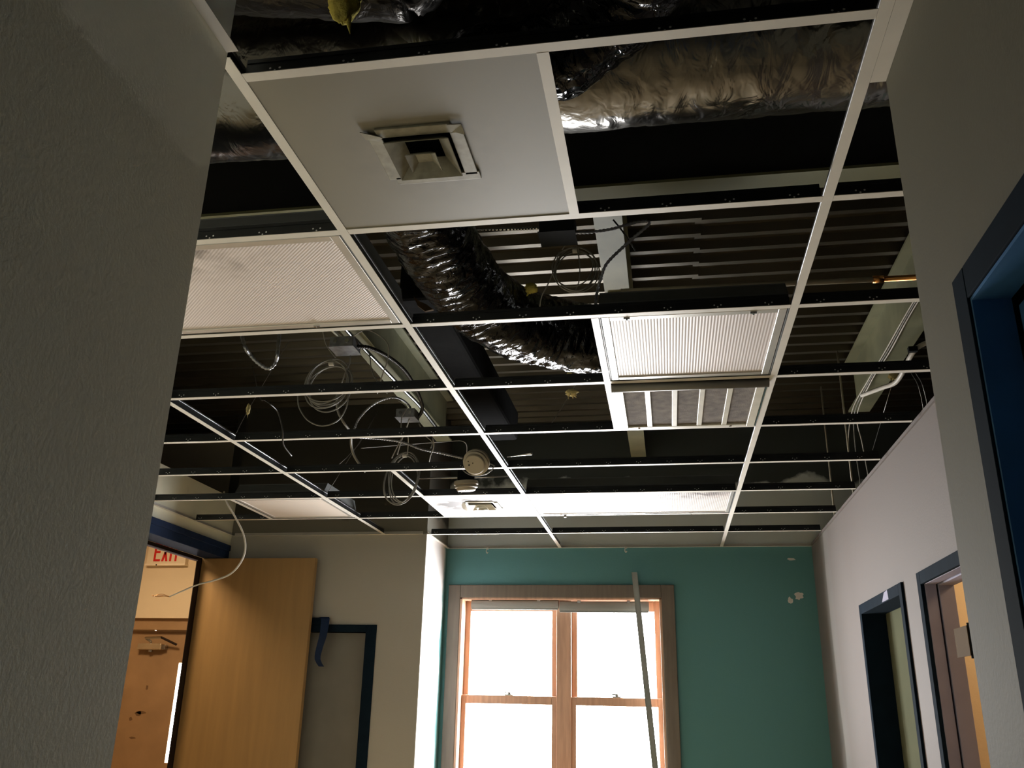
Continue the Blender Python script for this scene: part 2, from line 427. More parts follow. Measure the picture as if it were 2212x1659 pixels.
# ------------------------------------------------------------------ the shell
struct('floor', MB().box(-6, 5, -4, 5.9, -0.1, 0), M['floor'])
def ribbed_deck():
    b = MB(); prof = []
    pitch, y = 0.145, -4.0
    while y < 5.75:
        prof += [(y, DECK), (y + 0.034, DECK), (y + 0.050, DECK + 0.040), (y + 0.129, DECK + 0.040)]
        y += pitch
    for k, (x0, x1, dz, dy) in enumerate(((-6, 1.03, 0.0, 0.0), (1.0, 5, 0.006, 0.030))):
        s0 = len(b.v)
        b.v += [(x, yy + dy, z + dz) for yy, z in prof for x in (x0, x1)]
        b.f += [(s0 + 2 * i, s0 + 2 * i + 2, s0 + 2 * i + 3, s0 + 2 * i + 1) for i in range(len(prof) - 1)]
    b.box(-6, 5, -4, 5.9, DECK + 0.08, DECK + 0.18)
    return b
M['deck'] = mat('roof_deck_galvanised', (88, 82, 70), 0.36, 0.7, vary=0.12, scale=3, stretch=(0.4, 3, 1))
struct('ceiling', ribbed_deck(), M['deck'])

# wall_back: the window wall, its opening and the exit door opening
WX0, WX1, WZ0, WZ1 = -0.775, 0.760, 0.90, 2.362
b = MB()
b.box(-0.9, WX0, 5.49, 5.72, 0, DECK + 0.1).box(WX1, 5, 5.49, 5.72, 0, DECK + 0.1)
b.box(WX0, WX1, 5.49, 5.72, 0, WZ0).box(WX0, WX1, 5.49, 5.72, WZ1, DECK + 0.1)
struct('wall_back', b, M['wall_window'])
# block between the window bay and the exit corridor, with a recess for the closed blue-framed door
RX0, RX1, RZ = -2.0, -1.305, 2.052
b = MB().box(-2.42, RX0, 4.86, 5.0, 0, DECK + 0.1).box(RX1, -0.9 - 0.005, 4.86, 5.0, 0, DECK + 0.1).box(RX0, RX1, 4.86, 5.0, RZ, DECK + 0.1)
b.box(-2.57, -0.905, 5.0, 5.72, 0, DECK + 0.1)
b.box(-0.905, -0.9, 4.86, 5.49, CEIL + 0.006, DECK + 0.1)
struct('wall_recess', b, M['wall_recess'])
struct('wall_return', MB().box(-0.905, -0.9, 4.86, 5.49, 0, CEIL + 0.005), M['wall_return'])
# left wall with the exit corridor doorway
DY0, DY1, DZ = 3.40, 4.83, 2.655
b = MB().box(-2.57, -2.42, -0.07, DY0, 0, 3.018).box(-2.57, -2.42, DY1, 5.0, 0, 3.018).box(-2.57, -2.42, DY0, DY1, DZ, 3.018)
struct('wall_exit_side', b, M['wall'])
# block on the near left, running up past the grid
struct('wall_left', MB().box(-2.57, 0.012, -4, -0.07, 0, DECK), M['wall'])
# near right wall with the blue door recess
b = MB().box(1.262, 1.99, 0.0, 0.187, 0, CEIL + 0.02)
b.box(1.262, 1.99, -4, -1.05, 0, CEIL + 0.02).box(1.262, 1.99, -1.05, 0.0, 2.205, CEIL + 0.02).box(1.33, 1.99, -1.05, 0.0, 0, 2.205)
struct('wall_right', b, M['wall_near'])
# far right wall with two doorways
b = MB()
OY = [(1.75, 2.745), (3.018, 3.995)]
b.box(1.87, 1.985, 0.187, OY[0][0], 0, CEIL + 0.02).box(1.87, 1.985, OY[0][1], OY[1][0], 0, CEIL + 0.02).box(1.87, 1.985, OY[1][1], 5.49, 0, CEIL + 0.02)
for y0, y1 in OY: b.box(1.87, 1.985, y0, y1, 2.152, CEIL + 0.02)
struct('wall_right_far', b, M['wall_mud'])
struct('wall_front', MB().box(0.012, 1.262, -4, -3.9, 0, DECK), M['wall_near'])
struct('wall_plenum_side', MB().box(4.9, 5, -4, 5.49, 0, DECK), M['plenum'])
struct('wall_plenum_front', MB().box(1.99, 4.9, -4, -3.9, 0, DECK).box(1.262, 1.99, -4, -3.9, CEIL + 0.02, DECK), M['plenum'])
# side room behind the ajar door
b = MB().box(1.985, 4.2, 3.05, 3.15, 0, CEIL + 0.02).box(4.2, 4.3, 0.3, 3.15, 0, CEIL + 0.02).box(1.985, 4.3, 0.2, 0.3, 0, CEIL + 0.02)
struct('wall_side_room', b, M['wall_tan'])
struct('ceiling_side_room', MB().box(1.985, 4.3, 0.2, 3.15, CEIL + 0.02, CEIL + 0.05), M['wall_tan'])
# exit corridor
EX0, EX1, EZ = -4.3, -2.90, 2.195
b = MB().box(-5.6, EX0, 5.49, 5.72, 0, DECK).box(EX1, -2.57, 5.49, 5.72, 0, DECK).box(EX0, EX1, 5.49, 5.72, EZ, DECK)
b.box(-5.6, -5.5, -0.07, 5.49, 0, DECK).box(-5.6, -2.57, -0.2, -0.07, 0, DECK)
struct('wall_corridor', b, M['wall_tan'])
struct('ceiling_corridor', MB().box(-5.5, -2.57, -0.07, 5.49, 2.96, 3.0), M['wall_tan'])

# ------------------------------------------------------------------ window_1
w = frame_of('window_1', (0, 5.49, WZ0))
b = MB()
cw = 0.095
b.box(WX0 - cw, WX0, 5.468, 5.49, WZ0 - 0.06, WZ1 + cw).box(WX1, WX1 + cw, 5.468, 5.49, WZ0 - 0.06, WZ1 + cw).box(WX0, WX1, 5.468, 5.49, WZ1, WZ1 + cw)
b.build('window_casing', M['casing'], w, bevel=0.004)
b = MB().box(WX0, WX0 + 0.018, 5.47, 5.70, WZ0, WZ1).box(WX1 - 0.018, WX1, 5.47, 5.70, WZ0, WZ1).box(WX0, WX1, 5.47, 5.70, WZ1 - 0.014, WZ1)
b.build('window_jamb', M['oak'], w, bevel=0.002)
MB().box(WX0 - 0.02, WX1 + 0.02, 5.43, 5.70, WZ0 - 0.03, WZ0 + 0.005).build('window_sill', M['oak'], w, bevel=0.006)
MB().box(-0.035, 0.075, 5.555, 5.66, WZ0, WZ1).build('window_mullion', M['oak'], w, bevel=0.003)
for gx0, gx1 in ((WX0 + 0.018, -0.035), (0.075, WX1 - 0.018)):
    for (z0, z1, y0, ft) in ((1.595, WZ1 - 0.014, 5.605, 0.075), (WZ0 + 0.005, 1.655, 5.565, 0.06)):
        st = 0.042 if y0 > 5.6 else 0.036
        bot = 0.045 if y0 > 5.6 else 0.09
        top = ft
        f = MB().box(gx0, gx0 + st, y0, y0 + 0.036, z0, z1).box(gx1 - st, gx1, y0, y0 + 0.036, z0, z1)
        f.box(gx0 + st, gx1 - st, y0, y0 + 0.036, z0, z0 + bot).box(gx0 + st, gx1 - st, y0, y0 + 0.036, z1 - top, z1)
        s_ = f.build('window_sash', M['oak'], w, bevel=0.004)
        MB().box(gx0 + st, gx1 - st, y0 + 0.016, y0 + 0.020, z0 + bot, z1 - top).build('window_pane', M['glass'], s_)
    cx = (gx0 + gx1) / 2
    k = MB().box(cx - 0.03, cx + 0.03, 5.572, 5.60, 1.655, 1.664).cyl((cx, 5.585, 1.664), (cx, 5.585, 1.676), 0.015).box(cx - 0.035, cx + 0.01, 5.576, 5.588, 1.672, 1.680)
    k.build('sash_lock', M['steel'], w)
for nm, x0, x1, z0, z1, lab in (('roller_blind', -0.695, -0.018, 2.284, 2.348, 'rolled up pale grey blind over the window half beside the white return wall'),
                                ('roller_blind', -0.010, 0.664, 2.266, 2.340, 'rolled up pale grey blind, the half crossed by the leaning metal strip')):
    t = thing(nm, lab, 'window blind', ((x0 + x1) / 2, 5.525, z0), 'rolled blinds at the window top')
    pts = [(x0, 5.525 + 0.024 * math.cos(a) * (1 if math.cos(a) > 0 else 0.75), (z0 + z1) / 2 + 0.5 * (z1 - z0) * math.sin(a)) for a in [2 * math.pi * k / 20 for k in range(20)]]
    MB().prism(pts, (x1 - x0, 0, 0)).build('blind_roll', M['blind'], t, smooth=False)
    MB().box(x0 + 0.004, x1 - 0.004, 5.515, 5.524, z0 - 0.008, z0 + 0.006).build('bottom_bar', M['blind'], t)
    for xx in (x0 + 0.15, x1 - 0.15): MB().box(xx - 0.012, xx + 0.012, 5.512, 5.545, z1 - 0.012, WZ1 - 0.014).build('bracket', M['steel'], t)

# ------------------------------------------------------------------ doors and frames
def frame_bars(b, axis, plane, a0, a1, z1, face, proj, depth):
    """three bars (two legs, head) round an opening whose outer edge is a0..a1, z1; the wall plane faces -axis or +axis by the sign of proj"""
    lo, hi = sorted((plane + proj, plane + depth))
    for (p0, p1, q0, q1) in ((a0, a0 + face, 0, z1), (a1 - face, a1, 0, z1), (a0 + face, a1 - face, z1 - face, z1)):
        if axis == 'x': b.box(lo, hi, p0, p1, q0, q1)
        else: b.box(p0, p1, lo, hi, q0, q1)
    return b
# door_1: exit door at the end of the corridor
d = frame_of('door_1', ((EX0 + EX1) / 2, 5.55, 0))
frame_bars(MB(), 'y', 5.53, EX0, EX1, EZ, 0.09, 0, 0.14).build('door_frame', M['leaf_exit'], d)
b = MB(); VX0, VX1, VZ0, VZ1 = -3.113, -3.03, 1.108, 1.853
fx0, fx1, fz = EX0 + 0.09, EX1 - 0.0905, EZ - 0.093
b.box(fx0, VX0, 5.585, 5.63, 0, fz).box(VX1, fx1, 5.585, 5.63, 0, fz).box(VX0, VX1, 5.585, 5.63, 0, VZ0).box(VX0, VX1, 5.585, 5.63, VZ1, fz)
lf = b.build('door_leaf', M['leaf_exit'], d)
MB().box(VX0, VX1, 5.605, 5.61, VZ0, VZ1).build('vision_pane', M['glass'], lf)
MB().box(-4.2, -3.35, 5.55, 5.565, fz - 0.006, fz + 0.012).box(-3.33, -3.02, 5.55, 5.565, fz - 0.006, fz + 0.012).build('door_stop', M['closer'], d)
for (px_, pz_, sx_, sz_) in ((-3.38, 1.47, 0.05, 0.012), (-3.46, 1.42, 0.015, 0.015), (-3.36, 1.66, 0.012, 0.02), (-3.42, 1.28, 0.03, 0.008), (-3.40, 1.46, 0.03, 0.02)):
    pts = [(px_ + sx_ * math.cos(a) * (0.7 + 0.5 * random.random()), 5.5845, pz_ + sz_ * math.sin(a) * (0.7 + 0.5 * random.random())) for a in [2 * math.pi * k / 11 for k in range(11)]]
    MB().prism(pts, (0, 0.0008, 0)).build('scuff_mark', M['scuff'], lf)
t = thing('door_closer', 'metal door closer with folded arm on the brown exit door', 'door closer', (-3.358, 5.560, 1.977))
c0 = Vector((-3.358, 5.560, 1.977))
MB().box(c0.x - 0.11, c0.x + 0.10, 5.525, 5.585, c0.z - 0.028, c0.z + 0.020).build('closer_body', M['closer'], t, bevel=0.006)
MB().box(c0.x + 0.10, c0.x + 0.13, 5.54, 5.585, c0.z - 0.025, c0.z + 0.012).build('end_cap', M['steel'], t, bevel=0.004)
MB().cyl((c0.x + 0.0, 5.55, c0.z - 0.045), (c0.x + 0.0, 5.55, c0.z - 0.02), 0.016).build('spindle', M['steel'], t)
MB().tube([(c0.x, 5.54, c0.z + 0.02), (c0.x, 5.54, c0.z + 0.035), (c0.x - 0.03, 5.50, c0.z + 0.06), (c0.x + 0.12, 5.48, c0.z + 0.065)], 0.010, 8).build('closer_arm', M['steel'], t)
MB().tube([(c0.x + 0.12, 5.48, c0.z + 0.065), (c0.x + 0.23, 5.54, c0.z + 0.012)], 0.009, 8).build('closer_arm', M['brown_edge'], t)

# exit sign above the exit door
sx0, sx1, sz0 = -3.455, -3.105, 2.612
t = thing('exit_sign', 'cream box sign with red EXIT letters above the exit door', 'exit sign', ((sx0 + sx1) / 2, 5.47, sz0))
MB().box(sx0, sx1, 5.44, 5.489, sz0 + 0.014, sz0 + 0.25).build('sign_box', M['sign'], t, bevel=0.004)
MB().box(sx0 - 0.004, sx1 + 0.004, 5.432, 5.489, sz0, sz0 + 0.014).build('bottom_lip', M['lip'], t)
MB().cyl((sx0 + 0.10, 5.4305, sz0 + 0.004), (sx0 + 0.10, 5.436, sz0 + 0.004), 0.006, n=10).build('screw', M['hole'], t)
def letter(ch, x, z, h, wd, st, parent):
    b = MB(); y0 = 5.4385; off = (0, 0.002, 0)
    def bar(x0, x1, z0, z1): b.prism([(x0, y0, z0), (x1, y0, z0), (x1, y0, z1), (x0, y0, z1)], off)
    if ch == 'E': bar(x, x + st, z, z + h); bar(x + st, x + wd, z, z + st); bar(x + st, x + wd * 0.9, z + h / 2 - st / 2, z + h / 2 + st / 2); bar(x + st, x + wd, z + h - st, z + h)
    if ch == 'I': bar(x, x + st, z, z + h)
    if ch == 'T': bar(x + wd / 2 - st / 2, x + wd / 2 + st / 2, z, z + h - st); bar(x, x + wd, z + h - st, z + h)
    if ch == 'X':
        q = st * 1.1
        b.prism([(x, y0, z), (x + q, y0, z), (x + wd, y0, z + h), (x + wd - q, y0, z + h)], off)
        b.prism([(x + wd - q, y0, z), (x + wd, y0, z), (x + q, y0, z + h), (x, y0, z + h)], (0, 0.0025, 0))
    b.build('letter', M['red'], parent)
zl = sz0 + 0.034
for ch, xo, wd in (('E', 0.062, 0.060), ('X', 0.132, 0.058), ('I', 0.204, 0.018), ('T', 0.232, 0.058)): letter(ch, sx0 + xo, zl, 0.152, wd, 0.018, t)

# door_2: tall leaf swung open flat in front of the recess wall
d = frame_of('door_2', (-2.42, 4.3, 0))
b = MB()
b.box(-2.575, -2.405, 4.795, 4.83, 0, 2.655).box(-2.575, -2.405, DY0, DY0 + 0.06, 0, 2.655).box(-2.575, -2.405, DY0 + 0.06, 4.795, 2.56, 2.655)
b.box(-2.405, -2.39, DY0, 4.815, 2.618, 2.66)
b.build('door_frame', M['blue'], d, bevel=0.003)
MB().box(-2.580, -2.5755, 4.685, 4.795, 0, 2.56).box(-2.580, -2.5755, DY0 + 0.06, 4.685, 2.535, 2.56).build('door_stop', M['brown_edge'], d)  # stop coloured near-black to carry the shade on its unlit face
MB().box(-2.592, -2.570, DY0 + 0.06, 4.684, 2.527, 2.5345).build('weather_strip', M['jamb_mauve'], d)
MB().box(-2.572, -1.690, 4.748, 4.793, 0.012, 2.556).build('door_leaf', M['leaf_tan'], d, bevel=0.002)
# door_3: closed grey door in a blue frame, partly behind the open leaf
d = frame_of('door_3', (-1.65, 4.86, 0))
b = MB().box(-1.305, -1.228, 4.848, 4.93, 0, 2.10).box(-2.077, -2.0, 4.848, 4.93, 0, 2.10).box(-2.0, -1.305, 4.848, 4.93, 2.05, 2.10)
b.build('door_frame', M['blue_dark'], d, bevel=0.003)
MB().box(-1.998, -1.308, 4.90, 4.944, 0.012, 2.046).build('door_leaf', M['leaf_grey'], d)
# strip of blue tape-like trim peeling off the frame corner
t = thing('masking_tape', 'blue masking tape peeling off the frame of the closed grey door', 'tape', (-1.580, 4.840, 2.095))
tp = [(-1.717, 4.840, 2.139), (-1.588, 4.830, 2.146), (-1.562, 4.800, 2.136), (-1.564, 4.780, 2.021), (-1.590, 4.790, 1.934), (-1.603, 4.800, 1.860), (-1.579, 4.820, 1.812)]
wv = [0.055, 0.055, 0.055, 0.05, 0.045, 0.035, 0.02]
b = MB()
b.box(-1.735, -1.612, 4.842, 4.8475, 2.100, 2.146)
b.build('tape_end', M['blue_dark'], t)
b = MB()
sp = smooth_path(tp[1:], 0.02)
for i in range(len(sp) - 1):
    k0 = 0.068 * (1 - 0.45 * i / len(sp)); k1 = 0.068 * (1 - 0.45 * (i + 1) / len(sp))
    p, q = sp[i], sp[i + 1]
    b.prism([p + Vector((-k0, 0, 0)), p, q, q + Vector((-k1, 0, 0))], (0, 0.0015, 0))
b.build('loose_strip', M['blue'], t)
# door_4 and door_5: doorways in the far right wall
d = frame_of('door_4', (1.87, 3.5, 0))
frame_bars(MB(), 'x', 1.87, 3.018, 3.995, 2.152, 0.052, -0.012, 0.116).build('door_frame', M['blue_dark'], d, bevel=0.002)
MB().box(1.986, 2.03, 3.05, 3.96, 0.01, 2.12).build('door_leaf', M['leaf_olive'], d)
MB().prism([(1.8576, 3.28, 2.105), (1.8576, 3.42, 2.105), (1.8576, 3.36, 2.145), (1.8576, 3.29, 2.150)], (0.0006, 0, 0)).build('paint_scrape', M['jamb_mauve'], d)
d = frame_of('door_5', (1.87, 2.25, 0))
frame_bars(MB(), 'x', 1.87, 1.75, 2.745, 2.152, 0.052, -0.012, 0.004).build('door_frame', M['blue_dark'], d, bevel=0.002)
frame_bars(MB(), 'x', 1.874, 1.75, 2.745, 2.152, 0.053, 0, 0.046).build('outer_frame', M['jamb_mauve'], d, bevel=0.002)
frame_bars(MB(), 'x', 1.927, 1.75, 2.745, 2.152, 0.058, 0, 0.062).build('inner_frame', M['jamb_mauve'], d, bevel=0.002)
lf = MB().box(1.945, 1.985, 1.82, 2.375, 0.012, 2.075).build('door_leaf', M['brown_edge'], d)
hp = MB().box(1.920, 1.9235, 2.38, 2.545, 1.795, 1.905).build('hinge_plate', M['tan_plate'], lf, bevel=0.001)
MB().cyl((1.932, 2.385, 1.785), (1.932, 2.385, 1.915), 0.009).build('hinge_pin', M['dark_steel'], lf)
# door_6: closed blue door in the near right wall
d = frame_of('door_6', (1.262, -0.5, 0))
frame_bars(MB(), 'x', 1.262, -1.05, -0.009, 2.205, 0.052, -0.010, 0.048).build('door_frame', M['blue_dark'], d, bevel=0.002)
frame_bars(MB(), 'x', 1.256, -1.0, -0.0605, 2.1535, 0.006, 0.0, 0.0535).build('door_reveal', M['blue_lit'], d)
MB().box(1.311, 1.329, -0.990, -0.080, 0.012, 2.130).build('door_leaf', M['blue_lit'], d, bevel=0.002)

# ------------------------------------------------------------------ trims: wall angles of the suspended ceiling
def angle(name, x0, x1, y0, y1, wall, m=None):
    """L shaped wall angle; wall tells which side the upright leg is on"""
    b = MB().box(x0, x1, y0, y1, CEIL - 0.001, CEIL + 0.0005)
    t = 0.0012
    if wall == '-x': b.box(x0, x0 + t, y0, y1, CEIL, CEIL + 0.022)
    if wall == '+x': b.box(x1 - t, x1, y0, y1, CEIL, CEIL + 0.022)
    if wall == '-y': b.box(x0, x1, y0, y0 + t, CEIL, CEIL + 0.022)
    if wall == '+y': b.box(x0, x1, y1 - t, y1, CEIL, CEIL + 0.022)
    return struct(name, b, m or M['tee'])
angle('trim_1', 0.0125, 0.037, -3.9, -0.075, '-x')
angle('trim_2', 1.2318, 1.2615, -3.9, 0.187, '+x')
angle('trim_3', -0.899, 1.869, 5.466, 5.489, '+y')
angle('trim_4', 1.861, 1.869, 0.19, 5.465, '+x', M['wall_mud'])
angle('trim_5', -2.419, -2.396, 0.0, 4.858, '-x')
angle('trim_6', -2.395, -0.93, 4.836, 4.859, '+y')
angle('trim_7', -0.899, -0.876, 4.862, 5.465, '-x')

# ------------------------------------------------------------------ suspended grid: long runners and cross tees
def tee_x(x0, x1, y, name, label, group):
    t = thing(name, label, 'ceiling tee', ((x0 + x1) / 2, y, CEIL), group)
    MB().box(x0, x1, y - 0.012, y + 0.012, CEIL, CEIL + 0.0016).build('flange', M['tee'], t)
    w_ = MB().box(x0 + 0.002, x1 - 0.002, y - 0.0012, y + 0.0012, CEIL + 0.0016, CEIL + 0.032).box(x0 + 0.004, x1 - 0.004, y - 0.0035, y + 0.0035, CEIL + 0.032, CEIL + 0.041)
    w_.build('web', M['web_punched'], t)
    return t
def tee_y(x, y0, y1, name, label, group, webh=0.041, cat='ceiling tee', bulb_m=None):
    t = thing(name, label, cat, (x, (y0 + y1) / 2, CEIL), group)
    MB().box(x - 0.012, x + 0.012, y0, y1, CEIL - 0.0004, CEIL + 0.0016).build('flange', M['tee'], t)
    MB().box(x - 0.0012, x + 0.0012, y0 + 0.002, y1 - 0.002, CEIL + 0.0016, CEIL + webh - 0.009).build('web', M['web'], t)
    MB().box(x - 0.0035, x + 0.0035, y0 + 0.002, y1 - 0.002, CEIL + webh - 0.009, CEIL + webh).build('bulb', bulb_m or M['galv'], t, bevel=0.0025)
    return t
G1 = 'long runners of the ceiling grid'
tee_y(XA, -0.06, 5.465, 'ceiling_runner', 'long white grid runner from the diffuser panel corner to the teal window wall', G1, cat='ceiling runner')
tee_y(XB, -3.5, 5.465, 'ceiling_runner', 'long white grid runner along the edge of the return grille, ending at the teal wall', G1, cat='ceiling runner')
tee_y(XC, 0.02, 4.835, 'ceiling_runner', 'long white grid runner with shiny web above the open tan door', G1, cat='ceiling runner', bulb_m=M['steel'])
ORD = ['ninth', 'eighth', 'seventh', 'sixth', 'fifth', 'fourth', 'third', 'second', 'first']
G2 = 'white cross tees of the ceiling grid'
e = 0.0125
for r in range(9):
    y = ROW[r]
    tee_x(XA + e, XB - e, y, 'cross_tee', 'white cross tee in the return grille bay, %s row from the window' % ORD[r], G2)
    if r >= 1: tee_x(XB + e, 1.845, y, 'cross_tee', 'short white cross tee in the copper pipe bay, %s row from the window' % ORD[r], G2)
    if 1 <= r <= 7: tee_x(XC + e, XA - e, y, 'cross_tee', 'white cross tee in the coiled cable bay, %s row from the window' % ORD[r], G2)
    if r == 8: tee_x(-0.875, XA - e, y, 'cross_tee', 'short white cross tee starting at the top of the bright return wall', G2)
    if 3 <= r <= 7: tee_x(-2.395, XC - e, y, 'cross_tee', 'white cross tee on the exit door side, %s row from the window' % ORD[r], G2)
tee_x(0.038, XA + 4 * FT - e, -2 * FT, 'cross_tee', 'white cross tee across the corridor overhead, beyond the diffuser panel row', G2)
G3 = 'short tees splitting bays in two'
tee_y(XM, ROW[0] + e, ROW[1] - e, 'short_tee', 'short white tee along the edge of the big diffuser panel', G3)
tee_y(XM, ROW[2] + e, ROW[3] - e, 'short_tee', 'short white tee beside the square ribbed light', G3)
tee_y(XM, ROW[3] + e, ROW[4] - e, 'short_tee', 'short white tee beside the five panel return grille', G3)
tee_y(XD, ROW[5] + e, ROW[6] - e, 'short_tee', 'short white tee below the hanging pale cable coil', G3)
tee_y(XD, ROW[6] + e, ROW[7] - e, 'short_tee', 'short white tee along the sooty diffuser panel', G3)
tee_y(-6 * FT, ROW[6] + e, ROW[7] - e, 'short_tee', 'short white tee along the warm tinted square light', G3)

# ------------------------------------------------------------------ supply diffusers
def square_ring(b, x0, x1, y0, y1, z0, inner, z1):
    """sloping collar from the outer square at z0 to the square inset by inner at z1"""
    o = [(x0, y0, z0), (x1, y0, z0), (x1, y1, z0), (x0, y1, z0)]
    i = [(x0 + inner, y0 + inner, z1), (x1 - inner, y0 + inner, z1), (x1 - inner, y1 - inner, z1), (x0 + inner, y1 - inner, z1)]
    s0 = len(b.v); b.v += o + i
    for k in range(4): b.f.append((s0 + k, s0 + (k + 1) % 4, s0 + 4 + (k + 1) % 4, s0 + 4 + k))
    return b
def diffuser(cx, cy, h, panel_mat, loc_panel, label, torn, vm):
    px0, px1, py0, py1 = loc_panel
    t = thing('air_diffuser', label, 'air vent', (cx, cy, CEIL), 'square air diffusers')
    b = MB()
    z0, z1 = CEIL + 0.002, CEIL + 0.008
    b.box(px0, cx - h, py0, py1, z0, z1).box(cx + h, px1, py0, py1, z0, z1).box(cx - h, cx + h, py0, cy - h, z0, z1).box(cx - h, cx + h, cy + h, py1, z0, z1)
    b.build('face_panel', panel_mat, t)
    # dark throat above the opening
    b = MB().box(cx - h - 0.01, cx + h + 0.01, cy - h - 0.01, cy + h + 0.01, z1 + 0.055, z1 + 0.06)
    for q in ((cx - h - 0.01, cx - h, cy - h - 0.01, cy + h + 0.01), (cx + h, cx + h + 0.01, cy - h - 0.01, cy + h + 0.01), (cx - h, cx + h, cy - h - 0.01, cy - h), (cx - h, cx + h, cy + h, cy + h + 0.01)): b.box(*q, z1, z1 + 0.055)
    b.build('throat', M['duct_black'], t)
    # flange strips lying on the panel
    fl = 0.026; zz = CEIL - 0.004
    for k, q in enumerate(((cx - h - 0.004, cx + h + 0.004, cy - h - fl, cy - h + 0.004), (cx - h - 0.01, cx + h + 0.03, cy + h - 0.004, cy + h + fl), (cx - h - fl, cx - h + 0.004, cy - h + 0.006, cy + h + 0.004), (cx + h - 0.004, cx + h + fl, cy - h + 0.004, cy + h + 0.006))):
        MB().box(*q, zz, CEIL + 0.002).build('flange_strip', vm, t, bevel=0.0015)
    if torn:
        MB().prism([(cx - h - 0.036, cy - h - 0.024, zz - 0.001), (cx - h + 0.01, cy - h - 0.006, zz - 0.006), (cx - h - 0.004, cy - h + 0.012, zz - 0.002), (cx - h - 0.032, cy - h + 0.004, zz)], (0, 0, 0.002)).build('bent_tab', vm, t)
        MB().prism([(cx + h - 0.002, cy - h - 0.026, zz - 0.002), (cx + h + 0.028, cy - h - 0.022, zz - 0.001), (cx + h + 0.030, cy - h + 0.006, zz - 0.007), (cx + h + 0.004, cy - h - 0.002, zz - 0.003)], (0, 0, 0.002)).build('bent_tab', vm, t)
    # stepped cones
    b = MB(); g = h - 0.007; i = h * 0.50
    square_ring(b, cx - g, cx + g, cy - g, cy + g, CEIL - 0.014, g - i, CEIL + 0.020)
    b.build('outer_cone', vm, t).modifiers.new('solid', 'SOLIDIFY').thickness = 0.002
    b = MB(); g2 = h * 0.44
    square_ring(b, cx - g2, cx + g2, cy - g2, cy + g2, CEIL - 0.022, g2 * 0.5, CEIL - 0.006)
    s0 = len(b.v); q = g2 * 0.5
    b.poly([(cx - q, cy - q, CEIL - 0.006), (cx + q, cy - q, CEIL - 0.006), (cx + q, cy + q, CEIL - 0.006), (cx - q, cy + q, CEIL - 0.006)])
    b.build('centre_plate', vm, t).modifiers.new('solid', 'SOLIDIFY').thickness = 0.002
    return t
diffuser(0.302, 0.300, 0.080, M['panel_dimmed'], (XA + 0.006, XM - 0.006, ROW[0] + 0.006, ROW[1] - 0.006), 'big plain white square diffuser panel with a bent stepped vent in the middle', True, M['vent_dirty'])
diffuser(-0.300, 3.925, 0.082, M['panel_sooty'], (XD + 0.006, XA - 0.006, ROW[6] + 0.006, ROW[7] - 0.006), 'soot stained white diffuser panel under the hanging smoke detector near the window', False, M['vent'])
pp = [(-0.395, 3.80, 2.722), (-0.375, 3.84, 2.692), (-0.34, 3.90, 2.682), (-0.31, 3.93, 2.695), (-0.27, 3.95, 2.708)]
b = MB(); sp = smooth_path(pp, 0.012)
for i in range(len(sp) - 1):
    wob = 0.030 + 0.012 * math.sin(i * 1.1)
    wob2 = 0.030 + 0.012 * math.sin((i + 1) * 1.1)
    p, q = sp[i], sp[i + 1]
    b.prism([p + Vector((-wob * .5, wob, 0)), p + Vector((wob * .4, -wob, 0.004)), q + Vector((wob2 * .4, -wob2, 0.004)), q + Vector((-wob2 * .5, wob2, 0))], (0, 0, 0.001))
single('paper_scrap', b, M['paper'], 'torn white paper scrap hanging from the sooty diffuser vent', 'paper')

